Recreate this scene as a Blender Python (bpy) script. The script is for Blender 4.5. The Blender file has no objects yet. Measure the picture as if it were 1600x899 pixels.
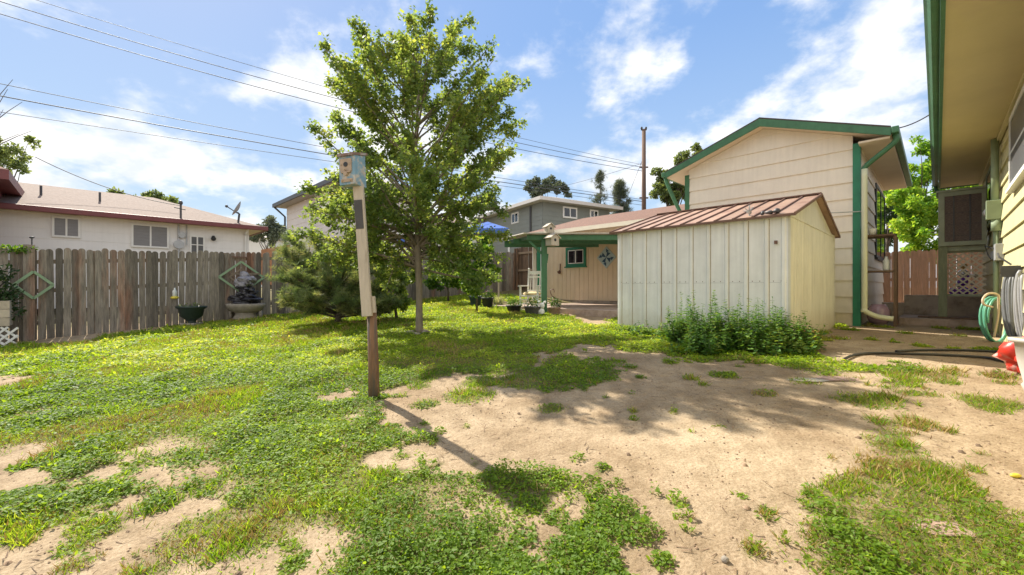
import bpy, bmesh, math, random
import numpy as np
from mathutils import Matrix, Vector, noise as mnoise
random.seed(7); rng = np.random.default_rng(7)
R = math.radians
S = bpy.context.scene
COL = S.collection
# ------------------------------------------------------------------ camera, sky, sun, exposure
EYE = 1.3; F = 660.0
cd = bpy.data.cameras.new('camera'); cam = bpy.data.objects.new('camera', cd); COL.objects.link(cam)
cam.location = (0, 0, EYE); cam.rotation_euler = (R(90), 0, 0)
cd.sensor_width = 36; cd.lens = F / 1600 * 36; cd.clip_end = 3000; cd.clip_start = 0.05
S.camera = cam
SUN_EL, SUN_AZ = R(45), math.atan2(-0.68, 0.733)      # azimuth from +Y towards +X
w = bpy.data.worlds.new('World'); S.world = w; w.use_nodes = True
nt = w.node_tree; nt.nodes.clear(); N = nt.nodes.new; L = nt.links.new
out = N('ShaderNodeOutputWorld'); bg = N('ShaderNodeBackground'); L(bg.outputs[0], out.inputs[0])
bg.inputs[1].default_value = 0.15
sky = N('ShaderNodeTexSky'); sky.sky_type = 'NISHITA'; sky.sun_disc = False
sky.sun_elevation = SUN_EL; sky.sun_rotation = SUN_AZ; sky.air_density = 1.0; sky.dust_density = 0.3; sky.ozone_density = 2.0
tc = N('ShaderNodeTexCoord'); sep = N('ShaderNodeSeparateXYZ'); L(tc.outputs['Generated'], sep.inputs[0])
zz = N('ShaderNodeMath'); zz.operation = 'ADD'; zz.inputs[1].default_value = 0.34; L(sep.outputs[2], zz.inputs[0])
dv = N('ShaderNodeVectorMath'); dv.operation = 'DIVIDE'; cb = N('ShaderNodeCombineXYZ')
L(sep.outputs[0], cb.inputs[0]); L(sep.outputs[1], cb.inputs[1])
cb2 = N('ShaderNodeCombineXYZ'); 
for i in range(3): L(zz.outputs[0], cb2.inputs[i])
L(cb.outputs[0], dv.inputs[0]); L(cb2.outputs[0], dv.inputs[1])
mp = N('ShaderNodeMapping'); mp.inputs['Location'].default_value = (3.7, 1.15, 0.3); L(dv.outputs[0], mp.inputs[0])
n1 = N('ShaderNodeTexNoise'); n1.inputs['Scale'].default_value = 2.7; n1.inputs['Detail'].default_value = 9; n1.inputs['Roughness'].default_value = 0.58; n1.inputs['Distortion'].default_value = 0.05
L(mp.outputs[0], n1.inputs['Vector'])
# more cloud towards the horizon
mr = N('ShaderNodeMapRange'); mr.inputs['From Min'].default_value = 0.05; mr.inputs['From Max'].default_value = 0.6; mr.inputs['To Min'].default_value = 0.11; mr.inputs['To Max'].default_value = 0.0
L(sep.outputs[2], mr.inputs[0])
ad = N('ShaderNodeMath'); ad.operation = 'ADD'; L(n1.outputs[0], ad.inputs[0]); L(mr.outputs[0], ad.inputs[1])
cr = N('ShaderNodeValToRGB'); cr.color_ramp.elements[0].position = 0.495; cr.color_ramp.elements[1].position = 0.67
cr.color_ramp.elements[0].color = (0, 0, 0, 1); cr.color_ramp.elements[1].color = (1, 1, 1, 1); cr.color_ramp.interpolation = 'EASE'
bk = N('ShaderNodeMapRange'); bk.inputs['From Min'].default_value = 0.1; bk.inputs['From Max'].default_value = -0.6; bk.inputs['To Min'].default_value = 0.0; bk.inputs['To Max'].default_value = 0.22   # extra cloud added in the unseen sky behind the viewer to brighten front faces
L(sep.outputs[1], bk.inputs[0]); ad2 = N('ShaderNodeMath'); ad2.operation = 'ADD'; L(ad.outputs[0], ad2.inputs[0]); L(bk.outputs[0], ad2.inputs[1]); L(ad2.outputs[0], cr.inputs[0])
mx = N('ShaderNodeMix'); mx.data_type = 'RGBA'; L(cr.outputs[0], mx.inputs[0])
hs = N('ShaderNodeHueSaturation'); hs.inputs['Saturation'].default_value = 1.08; L(sky.outputs[0], hs.inputs['Color'])
# gentle shoulder so that the air round the sun keeps its colour
mxx = N('ShaderNodeSeparateColor'); L(hs.outputs[0], mxx.inputs[0])
kk = N('ShaderNodeMath'); kk.operation = 'MULTIPLY_ADD'; kk.inputs[1].default_value = 1.0; kk.inputs[2].default_value = 1.0; L(mxx.outputs[2], kk.inputs[0])
k2 = N('ShaderNodeMath'); k2.operation = 'DIVIDE'; k2.inputs[0].default_value = 3.3; L(kk.outputs[0], k2.inputs[1])
vsc = N('ShaderNodeVectorMath'); vsc.operation = 'SCALE'; L(hs.outputs[0], vsc.inputs[0]); L(k2.outputs[0], vsc.inputs['Scale'])
hz = N('ShaderNodeMapRange'); hz.inputs['From Min'].default_value = 0.0; hz.inputs['From Max'].default_value = 0.5; hz.inputs['To Min'].default_value = 0.5; hz.inputs['To Max'].default_value = 0.06; L(sep.outputs[2], hz.inputs[0])
hm = N('ShaderNodeMix'); hm.data_type = 'RGBA'; L(hz.outputs[0], hm.inputs[0]); L(vsc.outputs[0], hm.inputs[6]); hm.inputs[7].default_value = (2.5, 2.9, 3.35, 1)
L(hm.outputs[2], mx.inputs[6]); n2 = N('ShaderNodeTexNoise'); n2.inputs['Scale'].default_value = 4.5; n2.inputs['Detail'].default_value = 7; n2.inputs['Roughness'].default_value = 0.6; L(mp.outputs[0], n2.inputs['Vector'])
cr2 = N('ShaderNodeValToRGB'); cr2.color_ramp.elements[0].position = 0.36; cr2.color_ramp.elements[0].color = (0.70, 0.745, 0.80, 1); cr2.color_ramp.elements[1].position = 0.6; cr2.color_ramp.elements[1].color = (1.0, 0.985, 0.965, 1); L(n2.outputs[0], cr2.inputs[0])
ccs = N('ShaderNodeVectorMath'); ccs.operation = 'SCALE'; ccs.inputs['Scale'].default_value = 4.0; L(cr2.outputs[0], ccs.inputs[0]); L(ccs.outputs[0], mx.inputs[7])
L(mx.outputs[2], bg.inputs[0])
sl = bpy.data.lights.new('sun', 'SUN'); sun = bpy.data.objects.new('sun', sl); COL.objects.link(sun)
sl.energy = 4.3; sl.angle = R(0.6); sl.color = (1.0, 0.93, 0.80)
sd = Vector((math.sin(SUN_AZ) * math.cos(SUN_EL), math.cos(SUN_AZ) * math.cos(SUN_EL), math.sin(SUN_EL)))
sun.rotation_euler = sd.to_track_quat('Z', 'Y').to_euler(); sun.location = sd * 50
vs = S.view_settings; vs.view_transform = 'Standard'; vs.look = 'None'; vs.gamma = 1; vs.exposure = 1.12
S.render.engine = 'CYCLES'; S.cycles.max_bounces = 8; S.cycles.transparent_max_bounces = 8

# ------------------------------------------------------------------ frames and pixel helpers
A = R(44.8); ca, sa = math.cos(A), math.sin(A)
HF = Matrix.Rotation(A, 4, 'Z')                      # house frame: local x = u (away to the right), local y = v (away to the left)
def uv2xy(u, v): return ca * u - sa * v, sa * u + ca * v
def xy2uv(x, y): return ca * x + sa * y, -sa * x + ca * y
def onU(px, py, U):
    k = (px - 800) / F; v = U * (ca - k * sa) / (sa + k * ca); y = sa * U + ca * v
    return U, v, EYE + (450 - py) / F * y
def onV(px, py, V):
    k = (px - 800) / F; u = V * (sa + k * ca) / (ca - k * sa); y = sa * u + ca * V
    return u, V, EYE + (450 - py) / F * y
def W(px, py, d): return Vector(((px - 800) / F * d, d, EYE + (450 - py) / F * d))
def sstep(x, a, b):
    t = np.clip((x - a) / (b - a), 0, 1); return t * t * (3 - 2 * t)
def _hash(ix, iy, s):
    h = np.sin(ix * 127.1 + iy * 311.7 + s * 74.7) * 43758.5453
    return h - np.floor(h)
def vnoise(x, y, s=0.0):
    x = np.asarray(x, float); y = np.asarray(y, float)
    ix = np.floor(x); iy = np.floor(y); fx = x - ix; fy = y - iy
    fx = fx * fx * (3 - 2 * fx); fy = fy * fy * (3 - 2 * fy)
    a = _hash(ix, iy, s); b = _hash(ix + 1, iy, s); c = _hash(ix, iy + 1, s); d = _hash(ix + 1, iy + 1, s)
    return (a * (1 - fx) + b * fx) * (1 - fy) + (c * (1 - fx) + d * fx) * fy
def fbm(x, y, s=0.0, o=4):
    t = 0; a = 0.5; n = 0
    for i in range(o): t = t + a * vnoise(x * 2 ** i, y * 2 ** i, s + i); n += a; a *= 0.5
    return t / n
def gz(x, y):
    x = np.asarray(x, float); y = np.asarray(y, float)
    u, v = ca * x + sa * y, -sa * x + ca * y
    u = np.clip(u, -12, 22); v = np.clip(v, -8, 26)
    base = 0.065 * (np.minimum(u, 6.9) - 0.0) - 0.03 * np.exp(-((u - 6.9) / 1.2) ** 2) * 0.5
    z = base + 0.022 * v + sstep(v, 8, 13) * 0.07 * np.maximum(0, u - 6.5)
    near = np.exp(-((x / 18) ** 2 + ((y - 6) / 16) ** 2))
    flat = sstep(u, 7.0, 8.5)
    return z + near * (1 - 0.6 * flat) * (0.05 * (fbm(x * 0.8, y * 0.8, 3) - 0.5) + 0.022 * (fbm(x * 4, y * 4, 9, 3) - 0.5))
def g1(x, y): return float(gz(x, y))
def G(px, py):
    d = 5.0
    for _ in range(60):
        x = (px - 800) / F * d; z = g1(x, d); dn = (EYE - z) * F / max(py - 450, 4); d = 0.6 * d + 0.4 * min(dn, 60)
    x = (px - 800) / F * d
    return Vector((x, d, g1(x, d)))
def GW(px, d):
    x = (px - 800) / F * d; return Vector((x, d, g1(x, d)))

# ------------------------------------------------------------------ materials
MATS = {}
def mat(name, col, rough=0.7, var=0.12, vscale=3.0, bump=0.0, bscale=60.0, metal=0.0, rnd=0.0, stretch=None, col2=None, c2amt=0.5, c2scale=2.0, spec=0.5, streak=0.0, grime=None):
    if name in MATS: return MATS[name]
    m = bpy.data.materials.new(name); m.use_nodes = True; t = m.node_tree; nd = t.nodes; lk = t.links.new
    b = nd['Principled BSDF']; b.inputs['Roughness'].default_value = rough; b.inputs['Metallic'].default_value = metal
    b.inputs['Specular IOR Level'].default_value = spec
    tcn = nd.new('ShaderNodeTexCoord'); mpn = nd.new('ShaderNodeMapping'); lk(tcn.outputs['Object'], mpn.inputs[0])
    if stretch: mpn.inputs['Scale'].default_value = stretch
    cur = nd.new('ShaderNodeRGB'); cur.outputs[0].default_value = (*col, 1); o = cur.outputs[0]
    if col2:
        nz = nd.new('ShaderNodeTexNoise'); nz.inputs['Scale'].default_value = c2scale; nz.inputs['Detail'].default_value = 6; nz.inputs['Roughness'].default_value = 0.65
        lk(mpn.outputs[0], nz.inputs['Vector'])
        rp = nd.new('ShaderNodeMapRange'); rp.inputs['From Min'].default_value = 0.62 - 0.3 * c2amt; rp.inputs['From Max'].default_value = 0.78 - 0.3 * c2amt; lk(nz.outputs[0], rp.inputs[0])
        mm = nd.new('ShaderNodeMix'); mm.data_type = 'RGBA'; lk(rp.outputs[0], mm.inputs[0]); lk(o, mm.inputs[6]); mm.inputs[7].default_value = (*col2, 1); o = mm.outputs[2]
    nz = nd.new('ShaderNodeTexNoise'); nz.inputs['Scale'].default_value = vscale; nz.inputs['Detail'].default_value = 7; nz.inputs['Roughness'].default_value = 0.65
    lk(mpn.outputs[0], nz.inputs['Vector'])
    mr_ = nd.new('ShaderNodeMapRange'); mr_.inputs['From Min'].default_value = 0.3; mr_.inputs['From Max'].default_value = 0.7
    mr_.inputs['To Min'].default_value = 1 - var; mr_.inputs['To Max'].default_value = 1 + var; lk(nz.outputs[0], mr_.inputs[0])
    val = mr_.outputs[0]
    if rnd:
        at = nd.new('ShaderNodeAttribute'); at.attribute_name = 'rnd'
        m2 = nd.new('ShaderNodeMapRange'); m2.inputs['To Min'].default_value = 1 - rnd; m2.inputs['To Max'].default_value = 1 + rnd; lk(at.outputs['Fac'], m2.inputs[0])
        mu = nd.new('ShaderNodeMath'); mu.operation = 'MULTIPLY'; lk(val, mu.inputs[0]); lk(m2.outputs[0], mu.inputs[1]); val = mu.outputs[0]
    if streak:
        mp3 = nd.new('ShaderNodeMapping'); mp3.inputs['Scale'].default_value = (9, 9, 0.5); lk(tcn.outputs['Object'], mp3.inputs[0])
        n3 = nd.new('ShaderNodeTexNoise'); n3.inputs['Scale'].default_value = 1.6; n3.inputs['Detail'].default_value = 5; lk(mp3.outputs[0], n3.inputs['Vector'])
        m3 = nd.new('ShaderNodeMapRange'); m3.inputs['From Min'].default_value = 0.35; m3.inputs['From Max'].default_value = 0.7; m3.inputs['To Min'].default_value = 1 + streak * 0.4; m3.inputs['To Max'].default_value = 1 - streak; lk(n3.outputs[0], m3.inputs[0])
        mu = nd.new('ShaderNodeMath'); mu.operation = 'MULTIPLY'; lk(val, mu.inputs[0]); lk(m3.outputs[0], mu.inputs[1]); val = mu.outputs[0]
    vm = nd.new('ShaderNodeVectorMath'); vm.operation = 'SCALE'; lk(o, vm.inputs[0]); lk(val, vm.inputs['Scale'])
    cout = vm.outputs[0]
    if grime:                                             # splashed dirt low on a wall (object space height)
        g0, g1_, gc, ga = grime
        sx_ = nd.new('ShaderNodeSeparateXYZ'); lk(tcn.outputs['Object'], sx_.inputs[0])
        n5 = nd.new('ShaderNodeTexNoise'); n5.inputs['Scale'].default_value = 6; n5.inputs['Detail'].default_value = 7; n5.inputs['Roughness'].default_value = 0.7; lk(tcn.outputs['Object'], n5.inputs['Vector'])
        m5 = nd.new('ShaderNodeMath'); m5.operation = 'MULTIPLY_ADD'; lk(n5.outputs[0], m5.inputs[0]); m5.inputs[1].default_value = -(g1_ - g0) * 1.3; lk(sx_.outputs[2], m5.inputs[2])
        m6 = nd.new('ShaderNodeMapRange'); m6.inputs['From Min'].default_value = g0 - (g1_ - g0) * .65; m6.inputs['From Max'].default_value = g0 + (g1_ - g0) * .25; m6.inputs['To Min'].default_value = ga; m6.inputs['To Max'].default_value = 0; lk(m5.outputs[0], m6.inputs[0])
        m7 = nd.new('ShaderNodeMix'); m7.data_type = 'RGBA'; lk(m6.outputs[0], m7.inputs[0]); lk(cout, m7.inputs[6]); m7.inputs[7].default_value = (*gc, 1); cout = m7.outputs[2]
    lk(cout, b.inputs['Base Color'])
    if bump:
        n4 = nd.new('ShaderNodeTexNoise'); n4.inputs['Scale'].default_value = bscale; n4.inputs['Detail'].default_value = 4; lk(mpn.outputs[0], n4.inputs['Vector'])
        bp = nd.new('ShaderNodeBump'); bp.inputs['Strength'].default_value = bump; bp.inputs['Distance'].default_value = 0.01; lk(n4.outputs[0], bp.inputs['Height']); lk(bp.outputs[0], b.inputs['Normal'])
    MATS[name] = m; return m
def leafmat(name, c1, c2, c3=None, trans=0.45, nscale=1.2, rough=0.55, tw=1.5, gloss=0.35):
    if name in MATS: return MATS[name]
    m = bpy.data.materials.new(name); m.use_nodes = True; t = m.node_tree; nd = t.nodes; lk = t.links.new
    b = nd['Principled BSDF']; b.inputs['Roughness'].default_value = rough; b.inputs['Specular IOR Level'].default_value = gloss
    tcn = nd.new('ShaderNodeTexCoord'); nz = nd.new('ShaderNodeTexNoise'); nz.inputs['Scale'].default_value = nscale; nz.inputs['Detail'].default_value = 4; lk(tcn.outputs['Object'], nz.inputs['Vector'])
    at = nd.new('ShaderNodeAttribute'); at.attribute_name = 'rnd'
    ad_ = nd.new('ShaderNodeMath'); ad_.operation = 'ADD'; lk(nz.outputs[0], ad_.inputs[0])
    mm = nd.new('ShaderNodeMath'); mm.operation = 'MULTIPLY_ADD'; mm.inputs[1].default_value = 0.5; mm.inputs[2].default_value = -0.25; lk(at.outputs['Fac'], mm.inputs[0]); lk(mm.outputs[0], ad_.inputs[1])
    rp = nd.new('ShaderNodeValToRGB'); e = rp.color_ramp.elements; e[0].position = 0.32; e[0].color = (*c1, 1); e[1].position = 0.62; e[1].color = (*c2, 1)
    if c3: k = rp.color_ramp.elements.new(0.78); k.color = (*c3, 1)
    lk(ad_.outputs[0], rp.inputs[0]); lk(rp.outputs[0], b.inputs['Base Color'])
    tr = nd.new('ShaderNodeBsdfTranslucent'); vm = nd.new('ShaderNodeVectorMath'); vm.operation = 'MULTIPLY'; lk(rp.outputs[0], vm.inputs[0]); vm.inputs[1].default_value = (tw * 1.15, tw, tw * 0.45); lk(vm.outputs[0], tr.inputs[0])
    ms = nd.new('ShaderNodeMixShader'); ms.inputs[0].default_value = trans; lk(b.outputs[0], ms.inputs[1]); lk(tr.outputs[0], ms.inputs[2])
    lk(ms.outputs[0], nd['Material Output'].inputs[0])
    MATS[name] = m; return m
CREAM = mat('cream_paint', (0.72, 0.66, 0.56), 0.65, 0.05, 2.5, 0.2, 60, streak=0.05, rnd=.03, grime=(.25, 1.0, (.42, .34, .24), .45))
YELLOW = mat('pale_yellow_siding', (0.60, 0.55, 0.31), 0.6, 0.05, 2, 0.15, 90, streak=0.06)
SOFF = mat('soffit_paint', (0.54, 0.46, 0.235), 0.7, 0.06, 1.2, 0.1, 60, col2=(0.50, 0.41, 0.24), c2amt=0.25, c2scale=0.8)
GREEN = mat('green_trim', (0.047, 0.15, 0.07), 0.55, 0.2, 4, 0.12, 60, streak=0.1)
DGREEN = mat('teal_green_trim', (0.012, 0.17, 0.085), 0.5, 0.15, 4, 0.12, 60)
SAGE = mat('sage_paint', (0.24, 0.30, 0.19), 0.6, 0.12, 5, 0.1, 60)
WHITE = mat('white_paint', (0.76, 0.75, 0.72), 0.55, 0.05, 3, 0.05, 60, streak=0.04)
WSID = mat('white_siding', (0.78, 0.76, 0.74), 0.6, 0.03, 2, 0.1, 60, streak=0.03)
GSID = mat('grey_siding', (0.19, 0.205, 0.185), 0.65, 0.06, 2, 0.1, 60)
MAROON = mat('maroon_fascia', (0.17, 0.045, 0.045), 0.5, 0.1, 4)
PINKROOF = mat('pinkish_shingles', (0.23, 0.17, 0.14), 0.9, 0.22, 14, 0.6, 40, rnd=0.12, col2=(0.20, 0.14, 0.11), c2amt=0.6, c2scale=9)
BRROOF = mat('brown_shingles', (0.185, 0.095, 0.062), 0.9, 0.4, 14, 0.6, 40, rnd=0.15, col2=(0.15, 0.08, 0.055), c2amt=0.6, c2scale=9)
GRROOF = mat('grey_shingles', (0.36, 0.32, 0.30), 0.9, 0.15, 14, 0.5, 40)
GLASS = mat('window_glass', (0.015, 0.018, 0.022), 0.05, 0.3, 1.5, 0.0, 10, spec=0.8)
SCREEN = mat('window_screen', (0.10, 0.10, 0.105), 0.35, 0.2, 2)
CURTAIN = mat('closed_blind', (0.20, 0.195, 0.20), 0.4, 0.12, 3, stretch=(1, 1, 6))
OLDWOOD = mat('weathered_fence_wood', (0.185, 0.16, 0.13), 0.85, 0.45, 8, 0.9, 30, rnd=0.42, stretch=(3, 3, 0.35), col2=(0.23, 0.115, 0.07), c2amt=0.32, c2scale=0.55)
RAILW = mat('fence_rail_wood', (0.22, 0.17, 0.12), 0.85, 0.25, 5, 0.4, 30, rnd=0.2)
BRNWOOD = mat('brown_fence_wood', (0.62, 0.36, 0.23), 0.8, 0.22, 7, 0.4, 30, rnd=0.22, stretch=(3, 3, 0.35))
DKWOOD = mat('dark_fence_wood', (0.15, 0.095, 0.06), 0.85, 0.25, 7, 0.4, 30, rnd=0.3, stretch=(3, 3, 0.35))
POSTW = mat('post_white_wood', (0.47, 0.41, 0.33), 0.8, 0.14, 9, 0.5, 35, stretch=(4, 4, 0.4), col2=(0.32, 0.26, 0.19), c2amt=0.18, c2scale=7)
POSTB = mat('post_brown_wood', (0.21, 0.115, 0.06), 0.85, 0.4, 9, 0.7, 35, stretch=(4, 4, 0.35), col2=(0.09, 0.075, 0.06), c2amt=0.6, c2scale=5)
BARK = mat('maple_bark', (0.20, 0.165, 0.125), 0.9, 0.25, 10, 0.6, 40, stretch=(2, 2, 0.6))
DBARK = mat('dark_bark', (0.10, 0.08, 0.06), 0.9, 0.25, 10, 0.6, 40)
SHEDW = mat('shed_white_metal', (0.76, 0.755, 0.75), 0.45, 0.07, 3, 0.12, 5, streak=0.10, grime=(-.08, .5, (.36, .29, .2), .6))
SHEDY = mat('shed_bounce_tinted_metal', (0.66, 0.63, 0.53), 0.45, 0.07, 3, 0.12, 5, streak=0.14, grime=(-.08, .5, (.40, .30, .19), .7))  # shed sides: warm light bounced off the dirt is put into the colour
COPPER = mat('shed_roof_metal', (0.38, 0.24, 0.165), 0.5, 0.16, 5, 0.1, 12, rnd=0.14, col2=(0.23, 0.12, 0.08), c2amt=0.36, c2scale=2.5)
RUST = mat('roof_trim_metal', (0.16, 0.085, 0.06), 0.6, 0.2, 8)
CONC = mat('concrete', (0.42, 0.35, 0.29), 0.9, 0.15, 5, 0.3, 50, col2=(0.24, 0.19, 0.15), c2amt=0.4, c2scale=3)
CONCP = mat('pinkish_concrete', (0.42, 0.32, 0.26), 0.9, 0.15, 5, 0.3, 50, col2=(0.28, 0.2, 0.15), c2amt=0.5, c2scale=3)
BLACKP = mat('black_plastic', (0.018, 0.02, 0.022), 0.5, 0.2, 8)
DGREY = mat('dark_metal', (0.06, 0.06, 0.065), 0.5, 0.2, 8)
GALV = mat('grey_metal', (0.42, 0.43, 0.44), 0.45, 0.1, 8, metal=0.3)
BLUEP = mat('flaking_blue_paint', (0.17, 0.30, 0.40), 0.7, 0.2, 9, 0.4, 40, col2=(0.50, 0.44, 0.36), c2amt=0.5, c2scale=16)
PLY = mat('bare_plywood', (0.40, 0.31, 0.23), 0.8, 0.2, 12, 0.3, 40)
STONE = mat('fountain_stone', (0.27, 0.235, 0.19), 0.85, 0.25, 9, 0.6, 30)
PURROCK = mat('dark_slate', (0.022, 0.02, 0.026), 0.35, 0.5, 9, 0.9, 18, col2=(0.13, 0.12, 0.13), c2amt=0.25, c2scale=10)
TERRA = mat('terracotta', (0.42, 0.17, 0.10), 0.8, 0.15, 8)
RED = mat('red_bag', (0.58, 0.035, 0.02), 0.4, 0.25, 5, 0.5, 12, col2=(0.7, 0.62, 0.55), c2amt=0.15, c2scale=6)
WOODP = mat('utility_pole_wood', (0.15, 0.095, 0.07), 0.9, 0.25, 6, 0.3, 30, stretch=(3, 3, 0.3))
WIRE = mat('power_cable', (0.06, 0.062, 0.07), 0.6, 0.1, 5)
COOLER = mat('cooler_paint', (0.29, 0.32, 0.23), 0.55, 0.15, 6, 0.15, 40)
PAD = mat('cooler_pad', (0.17, 0.13, 0.115), 0.95, 0.5, 25, 1.0, 120, stretch=(1, 1, 4))
HOSEG = mat('green_hose', (0.10, 0.33, 0.22), 0.4, 0.1, 5)
HOSEK = mat('grey_hose', (0.17, 0.175, 0.18), 0.45, 0.15, 5)
HOSET = mat('tan_hose', (0.52, 0.40, 0.27), 0.45, 0.1, 5)
HOSEB = mat('black_hose', (0.02, 0.02, 0.02), 0.5, 0.3, 5)
PURPLE = mat('purple_glass', (0.16, 0.04, 0.50), 0.08, 0.2, 5, spec=1.0)
SILVER = mat('silver_glass', (0.7, 0.68, 0.72), 0.12, 0.1, 5, metal=0.7)
TUB = mat('pale_plastic', (0.50, 0.455, 0.40), 0.45, 0.08, 5, col2=(0.42, 0.36, 0.3), c2amt=0.25, c2scale=5)
TRELL = mat('green_trellis_paint', (0.25, 0.36, 0.22), 0.7, 0.12, 8, 0.2, 40)
TAN = mat('tan_wall_panel', (0.70, 0.56, 0.40), 0.7, 0.05, 3, 0.1, 50, streak=0.05)
CUSH = mat('cushion', (0.66, 0.54, 0.30), 0.9, 0.1, 12)
BLUE = mat('blue_tarp', (0.05, 0.13, 0.45), 0.5, 0.1, 3)
YELL = mat('yellow_plastic', (0.62, 0.50, 0.05), 0.4, 0.1, 6)
CLEAR = mat('milky_plastic', (0.62, 0.63, 0.60), 0.3, 0.08, 6)
PINKST = mat('pink_flagstone', (0.33, 0.22, 0.18), 0.9, 0.15, 9, 0.4, 40)
ORANGEF = mat('orange_wood', (0.40, 0.19, 0.09), 0.8, 0.15, 5)
# leaves
LAWN = leafmat('lawn_leaf', (0.09, 0.18, 0.012), (0.20, 0.32, 0.025), (0.27, 0.34, 0.045), 0.5, 0.9, tw=1.9, gloss=.2)
WEED = leafmat('weed_leaf', (0.035, 0.095, 0.02), (0.10, 0.175, 0.03), (0.19, 0.24, 0.05), 0.35, 2.2, tw=1.4)
LWEED = leafmat('clover_leaf', (0.12, 0.21, 0.02), (0.25, 0.36, 0.03), (0.38, 0.42, 0.07), 0.5, 1.1, tw=1.9, gloss=.3)
DRY = leafmat('dry_straw', (0.30, 0.21, 0.09), (0.42, 0.32, 0.14), None, 0.25, 3.0, tw=1.1, gloss=0.1)
MAPLE = leafmat('maple_leaf', (0.10, 0.165, 0.055), (0.18, 0.255, 0.075), (0.29, 0.34, 0.10), 0.55, 1.4, tw=1.8)
BRIGHT = leafmat('bright_leaf', (0.05, 0.13, 0.015), (0.14, 0.25, 0.03), (0.24, 0.32, 0.05), 0.40, 1.0, tw=1.5)
NEEDLE = leafmat('pine_needle', (0.12, 0.185, 0.085), (0.21, 0.27, 0.13), (0.33, 0.35, 0.19), 0.4, 2.4, tw=1.5)
SPRUCE = leafmat('far_needle', (0.10, 0.135, 0.105), (0.16, 0.195, 0.14), None, 0.25, 1.0, tw=1.2)  # distance haze is put into these paler needle colours
DULL = leafmat('far_leaf', (0.10, 0.15, 0.06), (0.19, 0.25, 0.10), None, 0.45, 0.8, tw=1.6)
MINT = leafmat('mint_leaf', (0.06, 0.15, 0.03), (0.13, 0.25, 0.04), (0.25, 0.33, 0.07), 0.36, 3.0, tw=1.6)

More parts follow.
